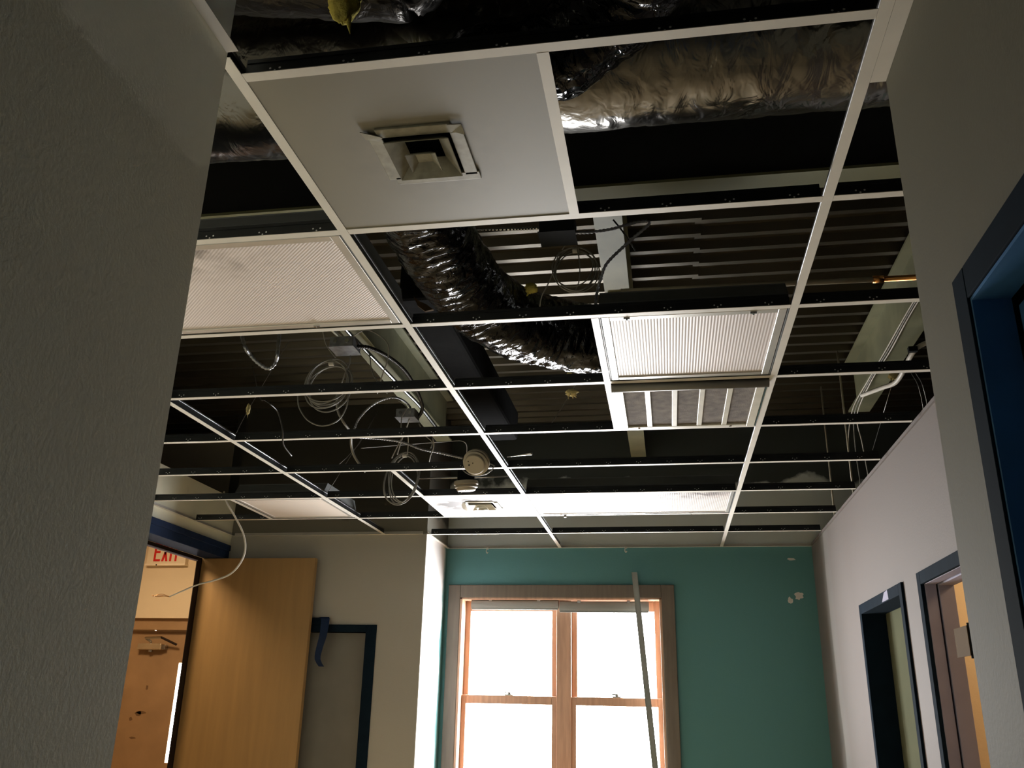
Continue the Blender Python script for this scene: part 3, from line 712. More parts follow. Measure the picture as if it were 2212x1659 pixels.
# ------------------------------------------------------------------ troffer lights
def troffer(x0, x1, y0, y1, lens_mat, label, latches, fw=0.028, hz=0.100):
    g = 0.0135
    x0 += g; x1 -= g; y0 += g; y1 -= g
    t = thing('ceiling_light', label, 'ceiling light', ((x0 + x1) / 2, (y0 + y1) / 2, CEIL), 'recessed ceiling lights, switched off')
    z0 = CEIL + 0.003
    b = MB(); th = 0.004; inx = 0.008
    b.box(x0, x1, y0, y0 + th, z0, z0 + 0.05).box(x0, x1, y1 - th, y1, z0, z0 + 0.05).box(x0, x0 + th, y0 + th, y1 - th, z0, z0 + 0.05).box(x1 - th, x1, y0 + th, y1 - th, z0, z0 + 0.05)
    b.prism([(x0, y0, z0 + 0.05), (x1, y0, z0 + 0.05), (x1, y0 + 0.04, z0 + hz), (x0, y0 + 0.04, z0 + hz)], (0, 0.003, 0.003))
    b.prism([(x0, y1 - 0.04, z0 + hz), (x1, y1 - 0.04, z0 + hz), (x1, y1, z0 + 0.05), (x0, y1, z0 + 0.05)], (0, -0.003, 0.003))
    b.box(x0, x1, y0 + 0.04, y1 - 0.04, z0 + hz, z0 + hz + 0.004)
    for xx in (x0, x1 - th):
        b.prism([(xx, y0, z0 + 0.05), (xx, y0 + 0.04, z0 + hz), (xx, y1 - 0.04, z0 + hz), (xx, y1, z0 + 0.05)], (th, 0, 0))
    b.build('housing', M['housing'], t)
    f = 0.006
    b = MB().box(x0 + f, x0 + f + fw, y0 + f, y1 - f, z0 - 0.001, z0 + 0.009).box(x1 - f - fw, x1 - f, y0 + f, y1 - f, z0 - 0.001, z0 + 0.009)
    b.box(x0 + f + fw, x1 - f - fw, y0 + f, y0 + f + fw, z0 - 0.001, z0 + 0.009).box(x0 + f + fw, x1 - f - fw, y1 - f - fw, y1 - f, z0 - 0.001, z0 + 0.009)
    b.build('door_frame', M['frame_metal'], t, bevel=0.002)
    MB().box(x0 + f + fw, x1 - f - fw, y0 + f + fw, y1 - f - fw, z0 + 0.004, z0 + 0.008).build('lens', lens_mat, t)
    for lx, ly in latches:
        MB().box(lx - 0.010, lx + 0.010, ly - 0.004, ly + 0.004, z0 - 0.006, z0).cyl((lx, ly, z0 - 0.010), (lx, ly, z0 - 0.002), 0.003, n=10).build('latch', M['steel'], t)
    return t
troffer(XC, XA, ROW[1], ROW[2], M['lens_big'], 'long ribbed ceiling light with a grey dust patch, beside the big diffuser panel', [(-0.30, ROW[2] - 0.035)], 0.026)
troffer(XM, XB, ROW[2], ROW[3], M['lens_square'], 'square ribbed ceiling light hanging beside the five panel return grille', [(XM + 0.10, ROW[2] + 0.030), (XB - 0.12, ROW[2] + 0.030)], 0.026)
troffer(XA, XB, ROW[6], ROW[7], M['lens_far'], 'long brightly lit white ceiling light panel closest to the window', [(0.15, ROW[7] - 0.028), (XB - 0.25, ROW[7] - 0.028)], 0.020)
troffer(-6 * FT, XC, ROW[6], ROW[7], M['lens_side'], 'square ceiling light tinted warm above the open tan door', [], 0.022)

# ------------------------------------------------------------------ return grille with five filter panels
t = thing('return_grille', 'white return air grille with five dusty brown filter panels', 'air vent', ((XM + XB) / 2, ROW[3] + 0.3, CEIL))
gx0, gx1, gy0, gy1 = XM + 0.020, XB - 0.020, ROW[3] + 0.072, ROW[4] - 0.016
z0 = CEIL - 0.004
bd = 0.034
MB().box(gx0, gx0 + bd, gy0, gy1, z0, z0 + 0.014).box(gx1 - bd, gx1, gy0, gy1, z0, z0 + 0.014).box(gx0 + bd, gx1 - bd, gy0, gy0 + 0.026, z0, z0 + 0.014).box(gx0 + bd, gx1 - bd, gy1 - 0.026, gy1, z0, z0 + 0.014).build('frame', M['vent'], t, bevel=0.002)
iw = (gx1 - gx0 - 2 * bd - 4 * 0.022) / 5
for k in range(5):
    a = gx0 + bd + k * (iw + 0.022)
    MB().box(a, a + iw, gy0 + 0.026, gy1 - 0.026, z0 + 0.008, z0 + 0.014).build('filter_panel', M['filter'], t)
    if k < 4: MB().box(a + iw, a + iw + 0.022, gy0 + 0.026, gy1 - 0.026, z0 + 0.001, z0 + 0.014).build('bar', M['vent'], t, bevel=0.002)
MB().tube([(gx0 - 0.008, ROW[3] + 0.046, z0 - 0.002), (gx1 + 0.008, ROW[3] + 0.046, z0 - 0.002)], 0.018, 14).build('rounded_rail', M['gasket'], t, smooth=True)
for xx in (gx0 - 0.006, gx1 + 0.001): MB().box(xx, xx + 0.005, gy0, gy1, z0, z0 + 0.02).build('side_rail', M['steel'], t)
for xx in (gx0 + 0.08, gx1 - 0.10): MB().cyl((xx, gy1 - 0.010, z0 - 0.004), (xx, gy1 - 0.010, z0 + 0.002), 0.005, n=12).build('screw', M['gasket'], t)
MB().box(gx0, gx1, ROW[3] + 0.02, gy1, z0 + 0.02, z0 + 0.024).box(gx0, gx1, ROW[3] + 0.02, ROW[3] + 0.024, z0 + 0.024, z0 + 0.09).box(gx0, gx1, gy1 - 0.004, gy1, z0 + 0.024, z0 + 0.09).box(gx0, gx0 + 0.004, ROW[3] + 0.024, gy1 - 0.004, z0 + 0.024, z0 + 0.09).box(gx1 - 0.004, gx1, ROW[3] + 0.024, gy1 - 0.004, z0 + 0.024, z0 + 0.09).box(gx0, gx1, ROW[3] + 0.02, gy1, z0 + 0.09, z0 + 0.094).build('plenum_box', M['duct_black'], t)

# ------------------------------------------------------------------ steel beams above the ceiling
def i_beam(name, axis, c, a0, a1, zb, label, fw=0.115, tf=0.012, m_=None):
    zt = DECK - 0.002
    b = MB()
    for (h0, h1, hw) in ((zb, zb + tf, fw / 2), (zt - tf, zt, fw / 2), (zb + tf, zt - tf, 0.005)):
        if axis == 'y': b.box(c - hw, c + hw, a0, a1, h0, h1)
        else: b.box(a0, a1, c - hw, c + hw, h0, h1)
    return single(name, b, m_ or M['beam'], label, 'steel beam', 'olive steel roof beams', kind='thing')
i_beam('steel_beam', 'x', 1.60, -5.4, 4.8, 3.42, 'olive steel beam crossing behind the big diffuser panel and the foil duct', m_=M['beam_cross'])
i_beam('steel_beam', 'y', 0.625, 1.665, 5.485, 3.42, 'olive steel beam above the small cable coil and the square light')
i_beam('steel_beam', 'y', -0.79, 1.665, 4.80, 3.42, 'olive steel beam with bright conduits along it, above the coiled cables')
i_beam('steel_beam', 'y', 2.075, 1.665, 4.40, 3.42, 'olive steel beam carrying white cables above the copper pipe', fw=0.13)
b = MB().box(0.58, 0.67, 2.44, 2.53, 3.405, 3.419)
single('splice_plate', b, M['galv'], 'small grey splice plate under the beam above the square light', 'plate')

# ------------------------------------------------------------------ ducts
def wrinkled(path, R, n, step, seed, ribs=0.0, ribpitch=0.05, amp=0.008, fs=7.0, taper=None):
    p = smooth_path(path, step); off = Vector((seed * 3.1, seed * 1.7, seed)); crease = []
    acc = [0.0]
    for i in range(1, len(p)): acc.append(acc[-1] + (p[i] - p[i - 1]).length)
    fr = frames(p); rings = []
    for i, c in enumerate(p):
        a, b_ = fr[i]; ring = []
        s_ = acc[i] / acc[-1]
        for j in range(n):
            th = 2 * math.pi * j / n
            d_ = a * math.cos(th) + b_ * math.sin(th)
            q = c + d_ * R
            nz = noise.noise(q * fs + off) + 0.5 * noise.noise(q * fs * 2.3 + off)
            cr = abs(noise.noise(Vector((acc[i] * 26, th * 2.2, seed)))) * 0.9
            r = R * (taper(s_) if taper else 1) + amp * (nz - cr) + ribs * math.sin(acc[i] / ribpitch * 2 * math.pi + 1.5 * math.sin(th * 2 + seed))
            ring.append(c + d_ * r); crease.append((acc[i] + seed, math.cos(th), math.sin(th)))
        rings.append(ring)
    mb = MB().rings(rings); mb.crease = crease
    return mb
def duct(name, mb, m, label, group=None): return single(name, mb, m, label, 'duct', group, smooth=True)
duct('foil_duct', wrinkled([(-2.5, 0.69, 3.33), (-1, 0.685, 3.33), (1.0, 0.68, 3.33), (2.0, 0.68, 3.33), (4.5, 0.68, 3.33)], 0.235, 96, 0.014, 1.0, 0.0, 0.05, 0.007, 5.0), M['foil'], 'long crinkled silver foil duct running behind the big diffuser panel')
GF = 'black jacketed flexible ducts'
duct('flexible_duct', wrinkled([(0.0, 0.915, 3.26), (0.0, 1.14, 3.21), (0.03, 1.42, 3.15), (0.086, 1.674, 3.10), (0.196, 1.882, 3.06), (0.348, 2.018, 3.05), (0.553, 2.10, 3.03), (0.74, 2.14, 3.05), (0.88, 2.14, 3.04), (0.94, 2.14, 2.97), (0.95, 2.14, 2.875)], 0.150, 64, 0.008, 2.0, 0.0012, 0.034, 0.013, 9.0), M['flex'], 'fat shiny black flexible duct sagging across two openings towards the square light', GF)
duct('flexible_duct', wrinkled([(0.302, 0.302, 2.815), (0.31, 0.303, 2.87), (0.36, 0.31, 2.95), (0.47, 0.335, 2.995), (0.62, 0.33, 3.03), (0.78, 0.23, 3.09), (0.86, 0.0, 3.14), (0.86, -0.4, 3.20), (0.86, -0.9, 3.25)], 0.105, 56, 0.008, 5.0, 0.001, 0.034, 0.011, 11.0, lambda s: 0.72 + 0.28 * min(1, s * 6)), M['flex'], 'black flexible duct rising from the back of the big diffuser panel', GF)
F2 = wrinkled([(-0.5, 0.20, 3.36), (-0.2, 0.24, 3.30), (0.10, 0.26, 3.26), (0.24, 0.275, 3.25)], 0.115, 40, 0.012, 9.0, 0, 0.05, 0.006, 9.0)
t = thing('foil_branch_duct', 'dull foil duct stub with a folded taped end above the first grid opening', 'duct', (0.1, 0.26, 3.14))
F2.build('foil_body', M['foil_dull'], t, smooth=True)
wrinkled([(0.22, 0.27, 3.245), (0.32, 0.24, 3.27), (0.46, 0.17, 3.33), (0.58, 0.10, 3.37)], 0.112, 36, 0.010, 12.0, 0, 0.05, 0.014, 16.0, lambda s: 1.0 - 0.55 * s).build('taped_end', M['foil_dull'], t, smooth=True)
b = MB().box(-0.285, -0.115, 1.95, 4.1, 3.20, 3.40)
single('rigid_duct', b, M['duct_black'], 'straight black wrapped duct running lengthwise beside the middle runner', 'duct', bevel=0.02)

# ------------------------------------------------------------------ pipes and conduits
t = thing('copper_pipe', 'thin pipe crossing above the square light, copper coloured past its coupling', 'pipe', (1.2, 2.012, 3.2))
MB().tube([(0.66, 2.02, 3.215), (1.66, 2.008, 3.2)], 0.011, 12).build('steel_length', M['pipe_grey'], t, smooth=True)
MB().tube([(1.66, 2.008, 3.2), (2.7, 2.012, 3.2)], 0.0115, 12).build('copper_length', M['copper'], t, smooth=True)
MB().tube([(1.655, 2.008, 3.2), (1.695, 2.008, 3.2)], 0.015, 14).build('coupling', M['copper'], t, smooth=True)
def cable(name, pts, r, m, label, cat='cable', group=None, step=0.02, n=8, ribs=False):
    b = MB()
    if ribs:
        b.tube(pts, r, n, 0.0035, rfun=lambda s, th, c: r)
        k = len(b.v) // n
        p = smooth_path(pts, 0.0035); fr = frames(p)
        for i in range(k):
            f = 0.82 + 0.18 * (1 if (i // 2) % 2 else -0.4)
            for j in range(n):
                v = Vector(b.v[i * n + j]); c = p[min(i, len(p) - 1)]
                b.v[i * n + j] = tuple(c + (v - c) * f)
    else: b.tube(pts, r, n, step)
    return single(name, b, m, label, cat, group, smooth=True)
cable('conduit', [(-0.763, 2.293, 3.360), (-0.753, 2.660, 3.360), (-0.715, 3.564, 3.360), (-0.703, 3.786, 3.360), (-0.715, 4.445, 3.360)], 0.011, M['steel'], 'bright straight conduit running beside the olive beam above the coiled cables', 'conduit', step=0.2)
cable('conduit', [(-0.845, 2.445, 3.360), (-0.765, 2.536, 3.300), (-0.666, 2.403, 3.185)], 0.010, M['steel'], 'short bright conduit end beside the galvanised junction box', 'conduit', step=0.2)
cable('conduit', [(2.092, 2.775, 3.240), (2.056, 2.810, 3.240), (2.017, 2.815, 3.220), (2.000, 2.858, 3.200), (1.993, 2.941, 3.180), (1.987, 3.028, 3.160), (1.980, 3.135, 3.160), (1.962, 3.313, 3.200), (1.937, 3.657, 3.280)], 0.012, M['cable_white'], 'bent pale conduit hooking below the beam with white cables', 'conduit')
single('conduit_clamp', MB().box(-0.02, 0.02, -0.012, 0.012, -0.012, 0.012), M['dark_steel'], 'dark clamp on the bent pale conduit', 'clamp').location = (1.997, 2.810, 3.200)

# cables lying along the right beam
for k, (dx, m, nm) in enumerate(((0, 'cable_white', 'outermost'), (0.010, 'cable_grey', 'middle'), (0.021, 'cable_white', 'innermost'))):
    a = [(2.000 + dx, 1.70, 3.412), (2.000 + dx, 2.35, 3.410), (1.998 + dx, 2.85, 3.408), (2.002 + dx, 3.3, 3.406 - 0.004 * k), (2.0 + dx, 3.75, 3.40), (1.985 + dx, 4.15, 3.36 - 0.02 * k), (1.97 + dx * 4, 4.32, 3.18), (1.975 + dx * 5, 4.36, 2.90), (1.98 + dx * 5, 4.36, 2.79)]
    cable('cable', a, 0.0034, M[m], 'thin pale cable along the beam above the copper pipe, the %s of three' % nm, 'cable', 'cables along the beam')

# ------------------------------------------------------------------ boxes
def jbox(loc, sx, sy, sz, m, label, knock=True):
    t = thing('junction_box', label, 'junction box', loc)
    x, y, z = loc
    MB().box(x - sx / 2, x + sx / 2, y - sy / 2, y + sy / 2, z, z + sz).build('box_body', m, t, bevel=0.003)
    MB().box(x - sx / 2 - 0.004, x + sx / 2 + 0.004, y - sy / 2 - 0.004, y + sy / 2 + 0.004, z - 0.003, z).build('cover_plate', m, t)
    if knock:
        for q in (-0.25, 0.25): MB().cyl((x + q * sx, y - sy / 2 - 0.006, z + sz / 2), (x + q * sx, y - sy / 2 - 0.001, z + sz / 2), 0.010, n=16).build('connector', M['steel'], t)
    return t
jbox((-0.654, 2.335, 3.140), 0.115, 0.11, 0.05, M['galv'], 'galvanised junction box above the largest cable coil')
jbox((-0.617, 3.281, 3.100), 0.11, 0.10, 0.05, M['galv'], 'galvanised junction box in the tangle of flexible conduits')
jbox((0.465, 1.447, 3.160), 0.125, 0.10, 0.075, M['dark_steel'], 'dark square box above the small cable coil', False)

# ------------------------------------------------------------------ cable coils
def coil(name, c, rx, rz, loops, m, label, tilt=0.25, r=0.0035, jitter=0.018, seed=1, extra=()):
    t = thing(name, label, 'cable coil', c)
    rnd = random.Random(seed)
    for k in range(loops):
        ex = rnd.uniform(-jitter, jitter); ez = rnd.uniform(-jitter, jitter); ph = rnd.uniform(0, 6)
        cx, cz = c[0] + rnd.uniform(-jitter, jitter) * 0.6, c[2] - rz + (rz + ez)
        pts = []
        for j in range(18):
            a = 2 * math.pi * j / 18
            pts.append((cx + (rx + ex) * math.cos(a) * (1 + 0.05 * math.sin(2 * a + ph)), c[1] + 0.02 * math.sin(a + ph) + tilt * (rz + ez) * math.sin(a) + 0.006 * k, cz + (rz + ez) * math.sin(a) - (ez if True else 0)))
        MB().tube(pts, r, 6, 0.012, closed=True).build('cable_loop', m, t, smooth=True)
    for pts in extra: MB().tube(pts, r, 6, 0.015).build('cable_lead', m, t, smooth=True)
    MB().tube([(c[0] - 0.012, c[1] + tilt * rz, c[2] + rz - 0.012), (c[0] + 0.012, c[1] + tilt * rz, c[2] + rz - 0.012)], 0.011, 10).build('tie', M['cable_white'], t)
    return t
coil('cable_coil', (-0.754, 2.400, 3.002), 0.105, 0.125, 6, M['cable_grey'], 'largest grey cable coil hanging below the galvanised box', 0.25, 0.0034, 0.022, 3,
     [[(-0.733, 2.420, 3.142), (-0.776, 2.400, 3.201), (-0.781, 2.350, 3.253)], [(-0.739, 2.420, 3.147), (-0.700, 2.420, 3.182), (-0.655, 2.420, 3.211)], [(-0.657, 2.420, 3.155), (-0.654, 2.410, 3.103), (-0.663, 2.400, 3.064), (-0.682, 2.400, 2.995)],
      [(-0.895, 2.400, 2.945), (-0.881, 2.400, 2.886), (-0.830, 2.400, 2.820), (-0.754, 2.400, 2.790), (-0.681, 2.400, 2.815), (-0.646, 2.400, 2.878), (-0.641, 2.400, 2.947)]])
coil('cable_coil', (-0.658, 3.380, 2.785), 0.088, 0.150, 5, M['cable_grey'], 'tall grey cable coil hanging through the grid near the smoke detectors', 0.2, 0.0036, 0.020, 5,
     [[(-0.701, 3.400, 2.928), (-0.648, 3.300, 2.986), (-0.594, 3.200, 3.022), (-0.551, 3.100, 3.042)], [(-0.640, 3.400, 2.926), (-0.610, 3.300, 2.985), (-0.595, 3.200, 3.035)], [(-0.733, 3.400, 2.907), (-0.688, 3.350, 2.960), (-0.649, 3.300, 2.999)]])
coil('cable_coil', (0.500, 1.720, 3.177), 0.085, 0.098, 4, M['cable_grey'], 'small thin cable coil hanging below the dark square box', 0.15, 0.0026, 0.014, 8,
     [[(0.437, 1.720, 3.252), (0.402, 1.740, 3.153), (0.364, 1.760, 3.085), (0.354, 1.780, 3.051)], [(0.448, 1.720, 3.261), (0.476, 1.700, 3.293)], [(0.504, 1.720, 3.282), (0.517, 1.720, 3.196), (0.513, 1.720, 3.116), (0.495, 1.720, 3.074)]])

# ------------------------------------------------------------------ loose conduits and cables
cable('flexible_conduit', [(-1.573, 2.891, 3.745), (-0.761, 1.560, 2.877), (-0.728, 1.580, 2.814), (-0.690, 1.600, 2.779), (-0.656, 1.600, 2.766), (-0.633, 1.600, 2.795), (-0.622, 1.580, 2.853), (-1.289, 2.926, 3.745)], 0.0075, M['galv'], 'grey ribbed conduit hanging in a U below the long dusty light', 'conduit', ribs=True)
cable('flexible_conduit', [(-0.608, 2.338, 3.160), (-0.558, 2.415, 3.180), (-0.515, 2.609, 3.200), (-0.494, 2.828, 3.200), (-0.508, 3.114, 3.180), (-0.529, 3.265, 3.150), (-0.582, 3.347, 3.120)], 0.011, M['cable_black'], 'thick black ribbed conduit arching past the bright conduit', 'conduit', ribs=True)
cable('flexible_conduit', [(-0.807, 2.950, 2.938), (-0.784, 2.950, 3.002), (-0.725, 2.950, 3.070), (-0.651, 2.950, 3.109), (-0.584, 2.980, 3.123), (-0.593, 3.231, 3.160), (-0.605, 3.308, 3.125)], 0.0065, M['galv'], 'pale ribbed conduit arching out of the lower junction box', 'conduit', ribs=True)
cable('cable', [(-0.880, 2.850, 3.115), (-0.881, 2.880, 3.034), (-0.849, 2.900, 2.970), (-0.843, 3.000, 2.942), (-0.869, 3.100, 2.893), (-0.858, 3.150, 2.841), (-0.811, 3.200, 2.775)], 0.007, M['cable_grey'], 'thick dull grey cable drooping below the largest coil', 'cable')
cable('flexible_conduit', [(-0.845, 3.100, 2.948), (-0.732, 3.200, 2.964), (-0.631, 3.250, 2.957), (-0.531, 3.300, 2.928), (-0.435, 3.350, 2.918), (-0.312, 3.400, 2.896)], 0.008, M['galv'], 'long ribbed conduit crossing towards the smoke detectors', 'conduit', ribs=True)
cable('flexible_conduit', [(0.496, 1.420, 3.165), (0.573, 1.440, 3.171), (0.655, 1.460, 3.189), (0.737, 1.480, 3.221), (0.783, 1.490, 3.229), (0.789, 1.490, 3.217), (0.760, 1.490, 3.189), (0.701, 1.500, 3.142), (0.636, 1.510, 3.081), (0.612, 1.520, 3.028), (0.597, 1.530, 2.979), (0.590, 1.500, 2.889)], 0.0062, M['galv'], 'ribbed conduit looping from the dark box past the olive beam', 'conduit', ribs=True)
cable('flexible_conduit', [(0.129, 1.470, 3.231), (0.189, 1.500, 3.246), (0.294, 1.500, 3.240), (0.402, 1.450, 3.208)], 0.0065, M['steel'], 'short bright ribbed conduit behind the edge of the big diffuser panel', 'conduit', ribs=True)
for k, (pts, lab) in enumerate((
        ([(0.661, 1.500, 3.250), (0.694, 1.500, 3.200), (0.718, 1.500, 3.156), (0.735, 1.550, 3.148)], 'thin dark wire bent over the end of the beam above the square light'),
        ([(-0.745, 2.654, 3.352), (-0.546, 2.300, 3.226), (-0.476, 2.300, 3.192), (-0.438, 2.320, 3.152), (-0.440, 2.340, 3.090), (-0.468, 2.360, 3.018), (-0.500, 2.400, 2.941)], 'thin pale cable curling in front of the olive beam web'),
        ([(-0.738, 2.912, 3.355), (-0.728, 2.922, 3.280), (-0.685, 2.891, 3.200), (-0.600, 2.839, 3.100)], 'short thin cable hanging beside the bright conduit'),
        ([(-0.589, 3.000, 3.117), (-0.535, 3.000, 3.075), (-0.562, 3.000, 3.024), (-0.562, 3.000, 2.946)], 'thin cable dropping beside the lower junction box'),
        ([(-0.494, 3.100, 3.014), (-0.471, 3.150, 2.963), (-0.441, 3.200, 2.937), (-0.449, 3.200, 2.903)], 'short kinked cable end below the olive beam'),
        ([(-0.440, 3.200, 2.963), (-0.445, 3.250, 2.925), (-0.475, 3.300, 2.886), (-0.512, 3.400, 2.847)], 'thin cable hanging between the tall coil and the smoke detectors'),
        ([(-0.311, 3.400, 2.893), (-0.267, 3.200, 2.783), (-0.182, 3.080, 2.713), (-0.087, 3.000, 2.700), (-0.049, 3.000, 2.741), (-0.091, 2.990, 2.754)], 'pale cable loop below the tilted smoke detector'),
        ([(-1.956, 3.944, 3.745), (-1.016, 2.253, 2.900), (-0.852, 2.000, 2.780), (-0.842, 2.100, 2.763), (-0.832, 2.150, 2.693), (-0.845, 2.200, 2.645), (-0.846, 2.300, 2.620)], 'thin dark cable curving past the shiny runner'))):
    cable('cable', pts, 0.0032, M['cable_black' if k in (0, 7) else 'cable_grey'], lab, 'cable', 'loose thin cables')
cable('cable', [(-0.625, 4.850, 3.300), (-0.589, 4.597, 3.350), (-0.765, 4.580, 3.350), (-1.204, 4.170, 3.200)], 0.003, M['cable_grey'], 'thin cable strung across behind the tall coil', 'cable', 'loose thin cables')

# frayed cable hanging in front of the exit doorway
t = thing('frayed_cable', 'pale cable dangling in front of the exit doorway with frayed wire ends', 'cable', (-1.888, 3.720, 2.739))
MB().tube([(-1.917, 3.720, 2.807), (-1.888, 3.720, 2.736), (-1.834, 3.740, 2.654), (-1.774, 3.760, 2.551), (-1.756, 3.780, 2.459), (-1.780, 3.790, 2.376), (-1.845, 3.800, 2.307), (-1.947, 3.800, 2.268), (-2.036, 3.790, 2.244), (-2.118, 3.780, 2.209), (-2.204, 3.760, 2.165)], 0.0062, 8, 0.015, rfun=lambda s, th, c: 0.0062 - 0.0022 * min(1, max(0, s - .5) * 2)).build('sheath', M['cable_white'], t, smooth=True)
for q in ([(-2.204, 3.760, 2.165), (-2.243, 3.750, 2.178), (-2.274, 3.740, 2.174), (-2.297, 3.730, 2.161)], [(-2.204, 3.760, 2.165), (-2.235, 3.750, 2.167), (-2.272, 3.740, 2.163), (-2.304, 3.730, 2.170)], [(-2.204, 3.760, 2.165), (-2.254, 3.760, 2.171), (-2.297, 3.760, 2.170)]):
    MB().tube(q, 0.0017, 6, 0.01).build('conductor', M['copper'], t, smooth=True)

# ------------------------------------------------------------------ hanger wires
GW = 'ceiling hanger wires'
for pts, lab in (
        ([(-1.212, 2.45, 2.775), (-1.276, 2.668, 2.980), (-1.515, 3.545, 3.745)], 'hanger wire holding the shiny runner, with a pale yellow tuft on it'),
        ([(-1.212, 3.67, 2.775), (-1.224, 4.134, 3.200), (-1.405, 5.021, 3.745)], 'hanger wire to the shiny runner near the warm tinted square light'),
        ([(0.284, 2.531, 2.776), (0.371, 2.789, 3.050), (0.306, 4.246, 3.745)], 'thin wire above the grid holding the cream insulation tuft'),
        ([(1.972, 3.134, 3.165), (2.037, 4.000, 3.053)], 'thin wire hanging straight below the bent pale conduit'),
        ([(-1.376, 4.966, 3.745), (-0.944, 3.415, 3.000), (-0.963, 3.119, 2.778)], 'slack wire below the thick dull cable')):
    cable('hanger_wire', pts, 0.0016, M['wire'], lab, 'wire', GW, step=5, n=6)
cable('hanger_wire', [(2.335, 4.191, 3.745), (2.103, 3.296, 3.300), (2.224, 3.600, 3.315), (2.264, 3.700, 3.238), (2.290, 3.800, 3.173)], 0.0018, M['wire'], 'curved pale wire near the top of the pale wall, farther from the corner', 'wire', GW, n=6)
cable('hanger_wire', [(2.379, 4.236, 3.745), (2.142, 3.335, 3.300), (2.219, 3.500, 3.279), (2.258, 3.600, 3.204), (2.267, 3.650, 3.140)], 0.0018, M['wire'], 'curved pale wire near the top of the pale wall, closest to the corner', 'wire', GW, n=6)
GR = 'grey riser pipes'
for q, lab in (((1.930, 4.805, 2.908), 'thin grey riser pipe above the pale wall, farther from the hanging wire'), ((1.930, 4.142, 2.864), 'thin grey riser pipe above the pale wall, close to the hanging wire')):
    cable('riser_pipe', [(q[0], q[1], CEIL + 0.0205), (q[0], q[1], DECK - 0.002)], 0.006, M['pipe_grey'], lab, 'pipe', GR, step=5, n=8)

# ------------------------------------------------------------------ smoke detectors on a bar hanger
def detector(c, axis, label):
    t = thing('smoke_detector', label, 'smoke detector', c, 'hanging smoke detectors')
    c = Vector(c); a = Vector(axis).normalized()
    MB().lathe(c, a, [(-0.030, 0.062), (-0.028, 0.068), (-0.008, 0.070), (-0.006, 0.060)], 40).build('mounting_base', M['plastic'], t, smooth=False)
    MB().lathe(c, a, [(-0.008, 0.058), (0.004, 0.066), (0.010, 0.066), (0.014, 0.056), (0.024, 0.054), (0.028, 0.050)], 40).build('cover', M['plastic'], t, smooth=False)
    u = a.orthogonal().normalized(); w_ = a.cross(u)
    for k, (r, th) in enumerate(((0.028, 5.4), (0.036, 4.8), (0.012, 4.4))):
        q = c + a * 0.0285 + (u * math.cos(th) + w_ * math.sin(th)) * r
        MB().cyl(q, q + a * 0.002, 0.004 if k == 0 else 0.0026, n=12).build('sensor_hole', M['hole'], t)
    return t
detector((-0.141, 2.970, 2.750), (-0.10, -0.80, -0.60), 'smoke detector tilted towards the room on its wires, the upper of two')
detector((-0.316, 3.530, 2.766), (0.05, 0.12, -1.0), 'smoke detector facing straight down above the sooty diffuser, the lower of two')
b = MB().tube([(-0.615, 3.580, 2.829), (-0.080, 3.580, 2.831)], 0.006, 8)
single('hanger_bar', b, M['steel'], 'bright thin bar carrying the lower smoke detector', 'bar', smooth=True)
b = MB().tube([(0.006, 3.050, 2.800), (0.087, 3.050, 2.810), (0.140, 3.050, 2.817)], 0.004, 8, 0.01, rfun=lambda s, th, c: 0.003 + 0.007 * s * s)
single('loose_fitting', b, M['steel'], 'shiny loose metal fitting lying past the middle runner near the detectors', 'fitting', smooth=True)
b = MB()
x_, y_, z_ = (-0.320, 3.530, 2.805)
b.box(x_ - 0.045, x_ + 0.045, y_ - 0.03, y_ + 0.03, z_ - 0.005, z_ + 0.05)
single('junction_box', b, M['dark_steel'], 'dark box between the bright bar and the lower smoke detector', 'junction box', bevel=0.004)

# ------------------------------------------------------------------ insulation tufts
def tuft(c, sx, sy, sz, m, label, seed, drips=2):
    rnd = random.Random(seed); c = Vector(c)
    b = MB(); rings = []
    n = 18
    for i in range(11):
        v = i / 10; zz = (v - 0.5) * 2
        rr = math.sqrt(max(0.03, 1 - zz * zz))
        rings.append([c + Vector((sx * rr * math.cos(a) * (1 + 0.55 * noise.noise(Vector((math.cos(a) * 2, math.sin(a) * 2, zz * 2 + seed)))), sy * rr * math.sin(a), sz * zz * (1 + 0.3 * noise.noise(Vector((a, seed, zz))))) ) for a in [2 * math.pi * j / n for j in range(n)]])
    b.rings(rings)
    for k in range(drips):
        x = rnd.uniform(-0.6, 0.6) * sx
        b.tube([c + Vector((x, 0, -sz * 0.6)), c + Vector((x * 1.2, 0, -sz * 1.1)), c + Vector((x * 1.3 + rnd.uniform(-.2, .2) * sx, 0, -sz * rnd.uniform(1.4, 1.9)))], 0.2 * sx, 8, 0.01, rfun=lambda s, th, c_: 0.24 * sx * (1.05 - s))
    return single('insulation_tuft', b, m, label, 'insulation', 'yellow insulation tufts', smooth=True)
tuft((0.373, 2.790, 3.050), 0.028, 0.02, 0.020, M['wool_pale'], 'cream insulation tuft hanging below the grid beside the return grille', 2, 4)
tuft((0.414, 2.300, 2.966), 0.010, 0.008, 0.014, M['wool_pale'], 'tiny cream insulation scrap under the sagging black duct', 3, 2)
tuft((0.323, 1.750, 3.119), 0.026, 0.018, 0.022, M['wool'], 'yellow insulation tuft stuck to the sagging black duct', 4, 2)
tuft((-1.278, 2.668, 2.980), 0.011, 0.010, 0.028, M['wool_pale'], 'small pale yellow tuft on the hanger wire above the shiny runner', 5, 1)
tuft((0.139, 0.150, 3.054), 0.036, 0.025, 0.055, M['wool'], 'yellow insulation clump hanging at the dull foil duct stub', 6, 1)
tuft((2.025, 3.300, 3.260), 0.026, 0.018, 0.020, M['wool_pale'], 'cream insulation tuft on the cross tee below the white cables', 7, 2)
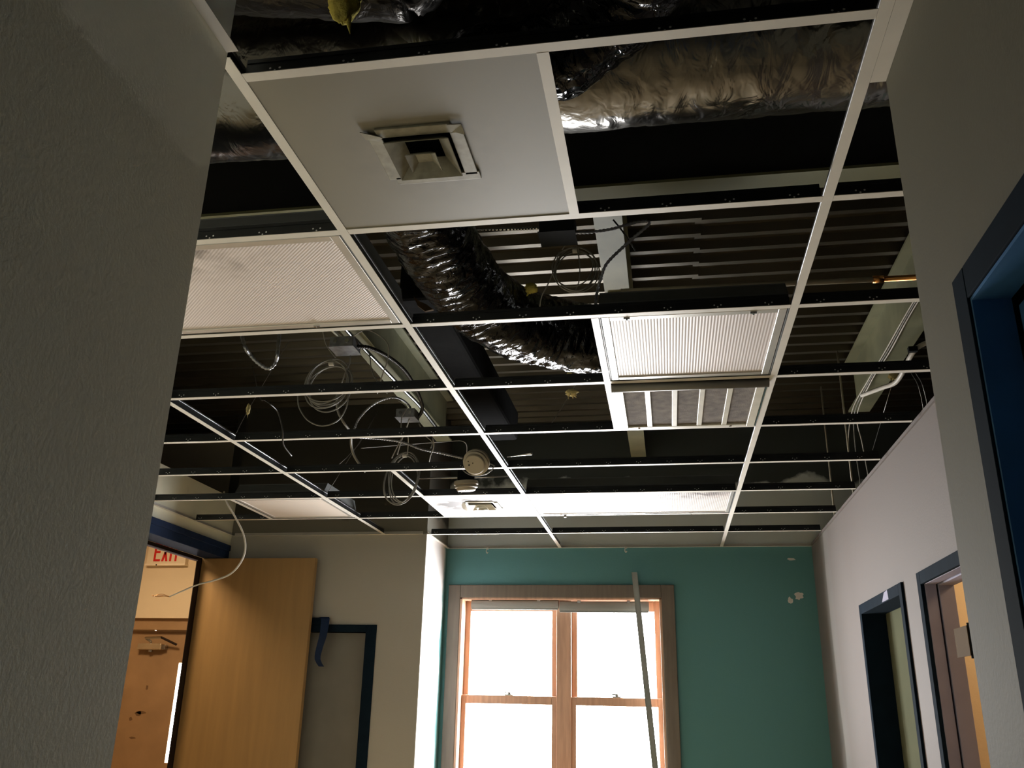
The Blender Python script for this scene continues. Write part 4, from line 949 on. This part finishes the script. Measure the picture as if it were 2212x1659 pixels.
pts = [(-0.007, 1.280, 2.877), (0.014, 1.280, 2.858), (0.039, 1.280, 2.845), (0.065, 1.280, 2.824), (0.037, 1.280, 2.819), (0.010, 1.280, 2.841)]
single('insulation_tuft', MB().prism(pts, (0, 0.01, 0)), M['tan_plate'], 'tan torn lining showing at the edge of the sagging black duct', 'insulation')

# ------------------------------------------------------------------ metal strip leaning at the window, clips, mud patches
b = MB()
top, bot = Vector((0.566, 5.425, 2.544)), Vector((0.775, 5.30, 0.0))
for ox, wd, dp in ((0, 0.019, 0.003), (-0.018, 0.003, 0.012), (0.018, 0.003, 0.012)):
    o = Vector((ox, 0, 0))
    b.prism([top + o + Vector((-wd, 0, 0)), top + o + Vector((wd, 0, 0)), bot + o + Vector((wd, 0, 0)), bot + o + Vector((-wd, 0, 0))], (0, dp, 0))
single('metal_strip', b, M['track'], 'long grey metal strip leaning against the window casing', 'metal strip')
GC = 'white hooks on the wall angle'
for px_, lab in (((-0.571, 5.462, 2.743), 'small white hook on the wall angle above the window half by the return wall'), ((0.506, 5.462, 2.742), 'small white hook on the wall angle above the leaning metal strip')):
    x, y, z = px_
    b = MB().box(x - 0.009, x + 0.009, y - 0.003, y, CEIL - 0.012, CEIL + 0.002)
    b.tube([(x - 0.006, y - 0.002, CEIL - 0.010), (x - 0.007, y - 0.003, CEIL - 0.030), (x, y - 0.004, CEIL - 0.042), (x + 0.007, y - 0.004, CEIL - 0.032)], 0.0035, 8, 0.004)
    single('ceiling_hook', b, M['tee'], lab, 'hook', GC)
x, y, z = (0.175, 4.272, 2.740)
single('ceiling_clip', MB().box(x - 0.008, x + 0.008, y - 0.015, y + 0.005, CEIL - 0.012, CEIL - 0.001), M['gasket'], 'tiny grey clip on the tee below the brightly lit light panel', 'clip')
def mud(name, c, r0, r1, axis, label, seed):
    rnd = random.Random(seed); pts = []
    for k in range(16):
        a = 2 * math.pi * k / 16; q = rnd.uniform(0.65, 1.15)
        if axis == 'y': pts.append((c[0] + r0 * q * math.cos(a), 5.4885, c[2] + r1 * q * math.sin(a)))
        else: pts.append((1.8685, c[1] + r0 * q * math.cos(a), c[2] + r1 * q * math.sin(a)))
    single(name, MB().prism(pts, (0, 0.001, 0) if axis == 'y' else (0.001, 0, 0)), M['wall_pale'], label, 'plaster patch', 'plaster patches')
mud('plaster_patch', (1.749, 5.488, 2.380), 0.035, 0.030, 'y', 'white plaster dab on the teal wall, larger of two near the corner', 1)
mud('plaster_patch', (1.685, 5.488, 2.347), 0.018, 0.026, 'y', 'white plaster dab on the teal wall, smaller of two near the corner', 2)
mud('plaster_patch', (1.720, 5.488, 2.645), 0.030, 0.012, 'y', 'faint white scrape high on the teal wall', 4)
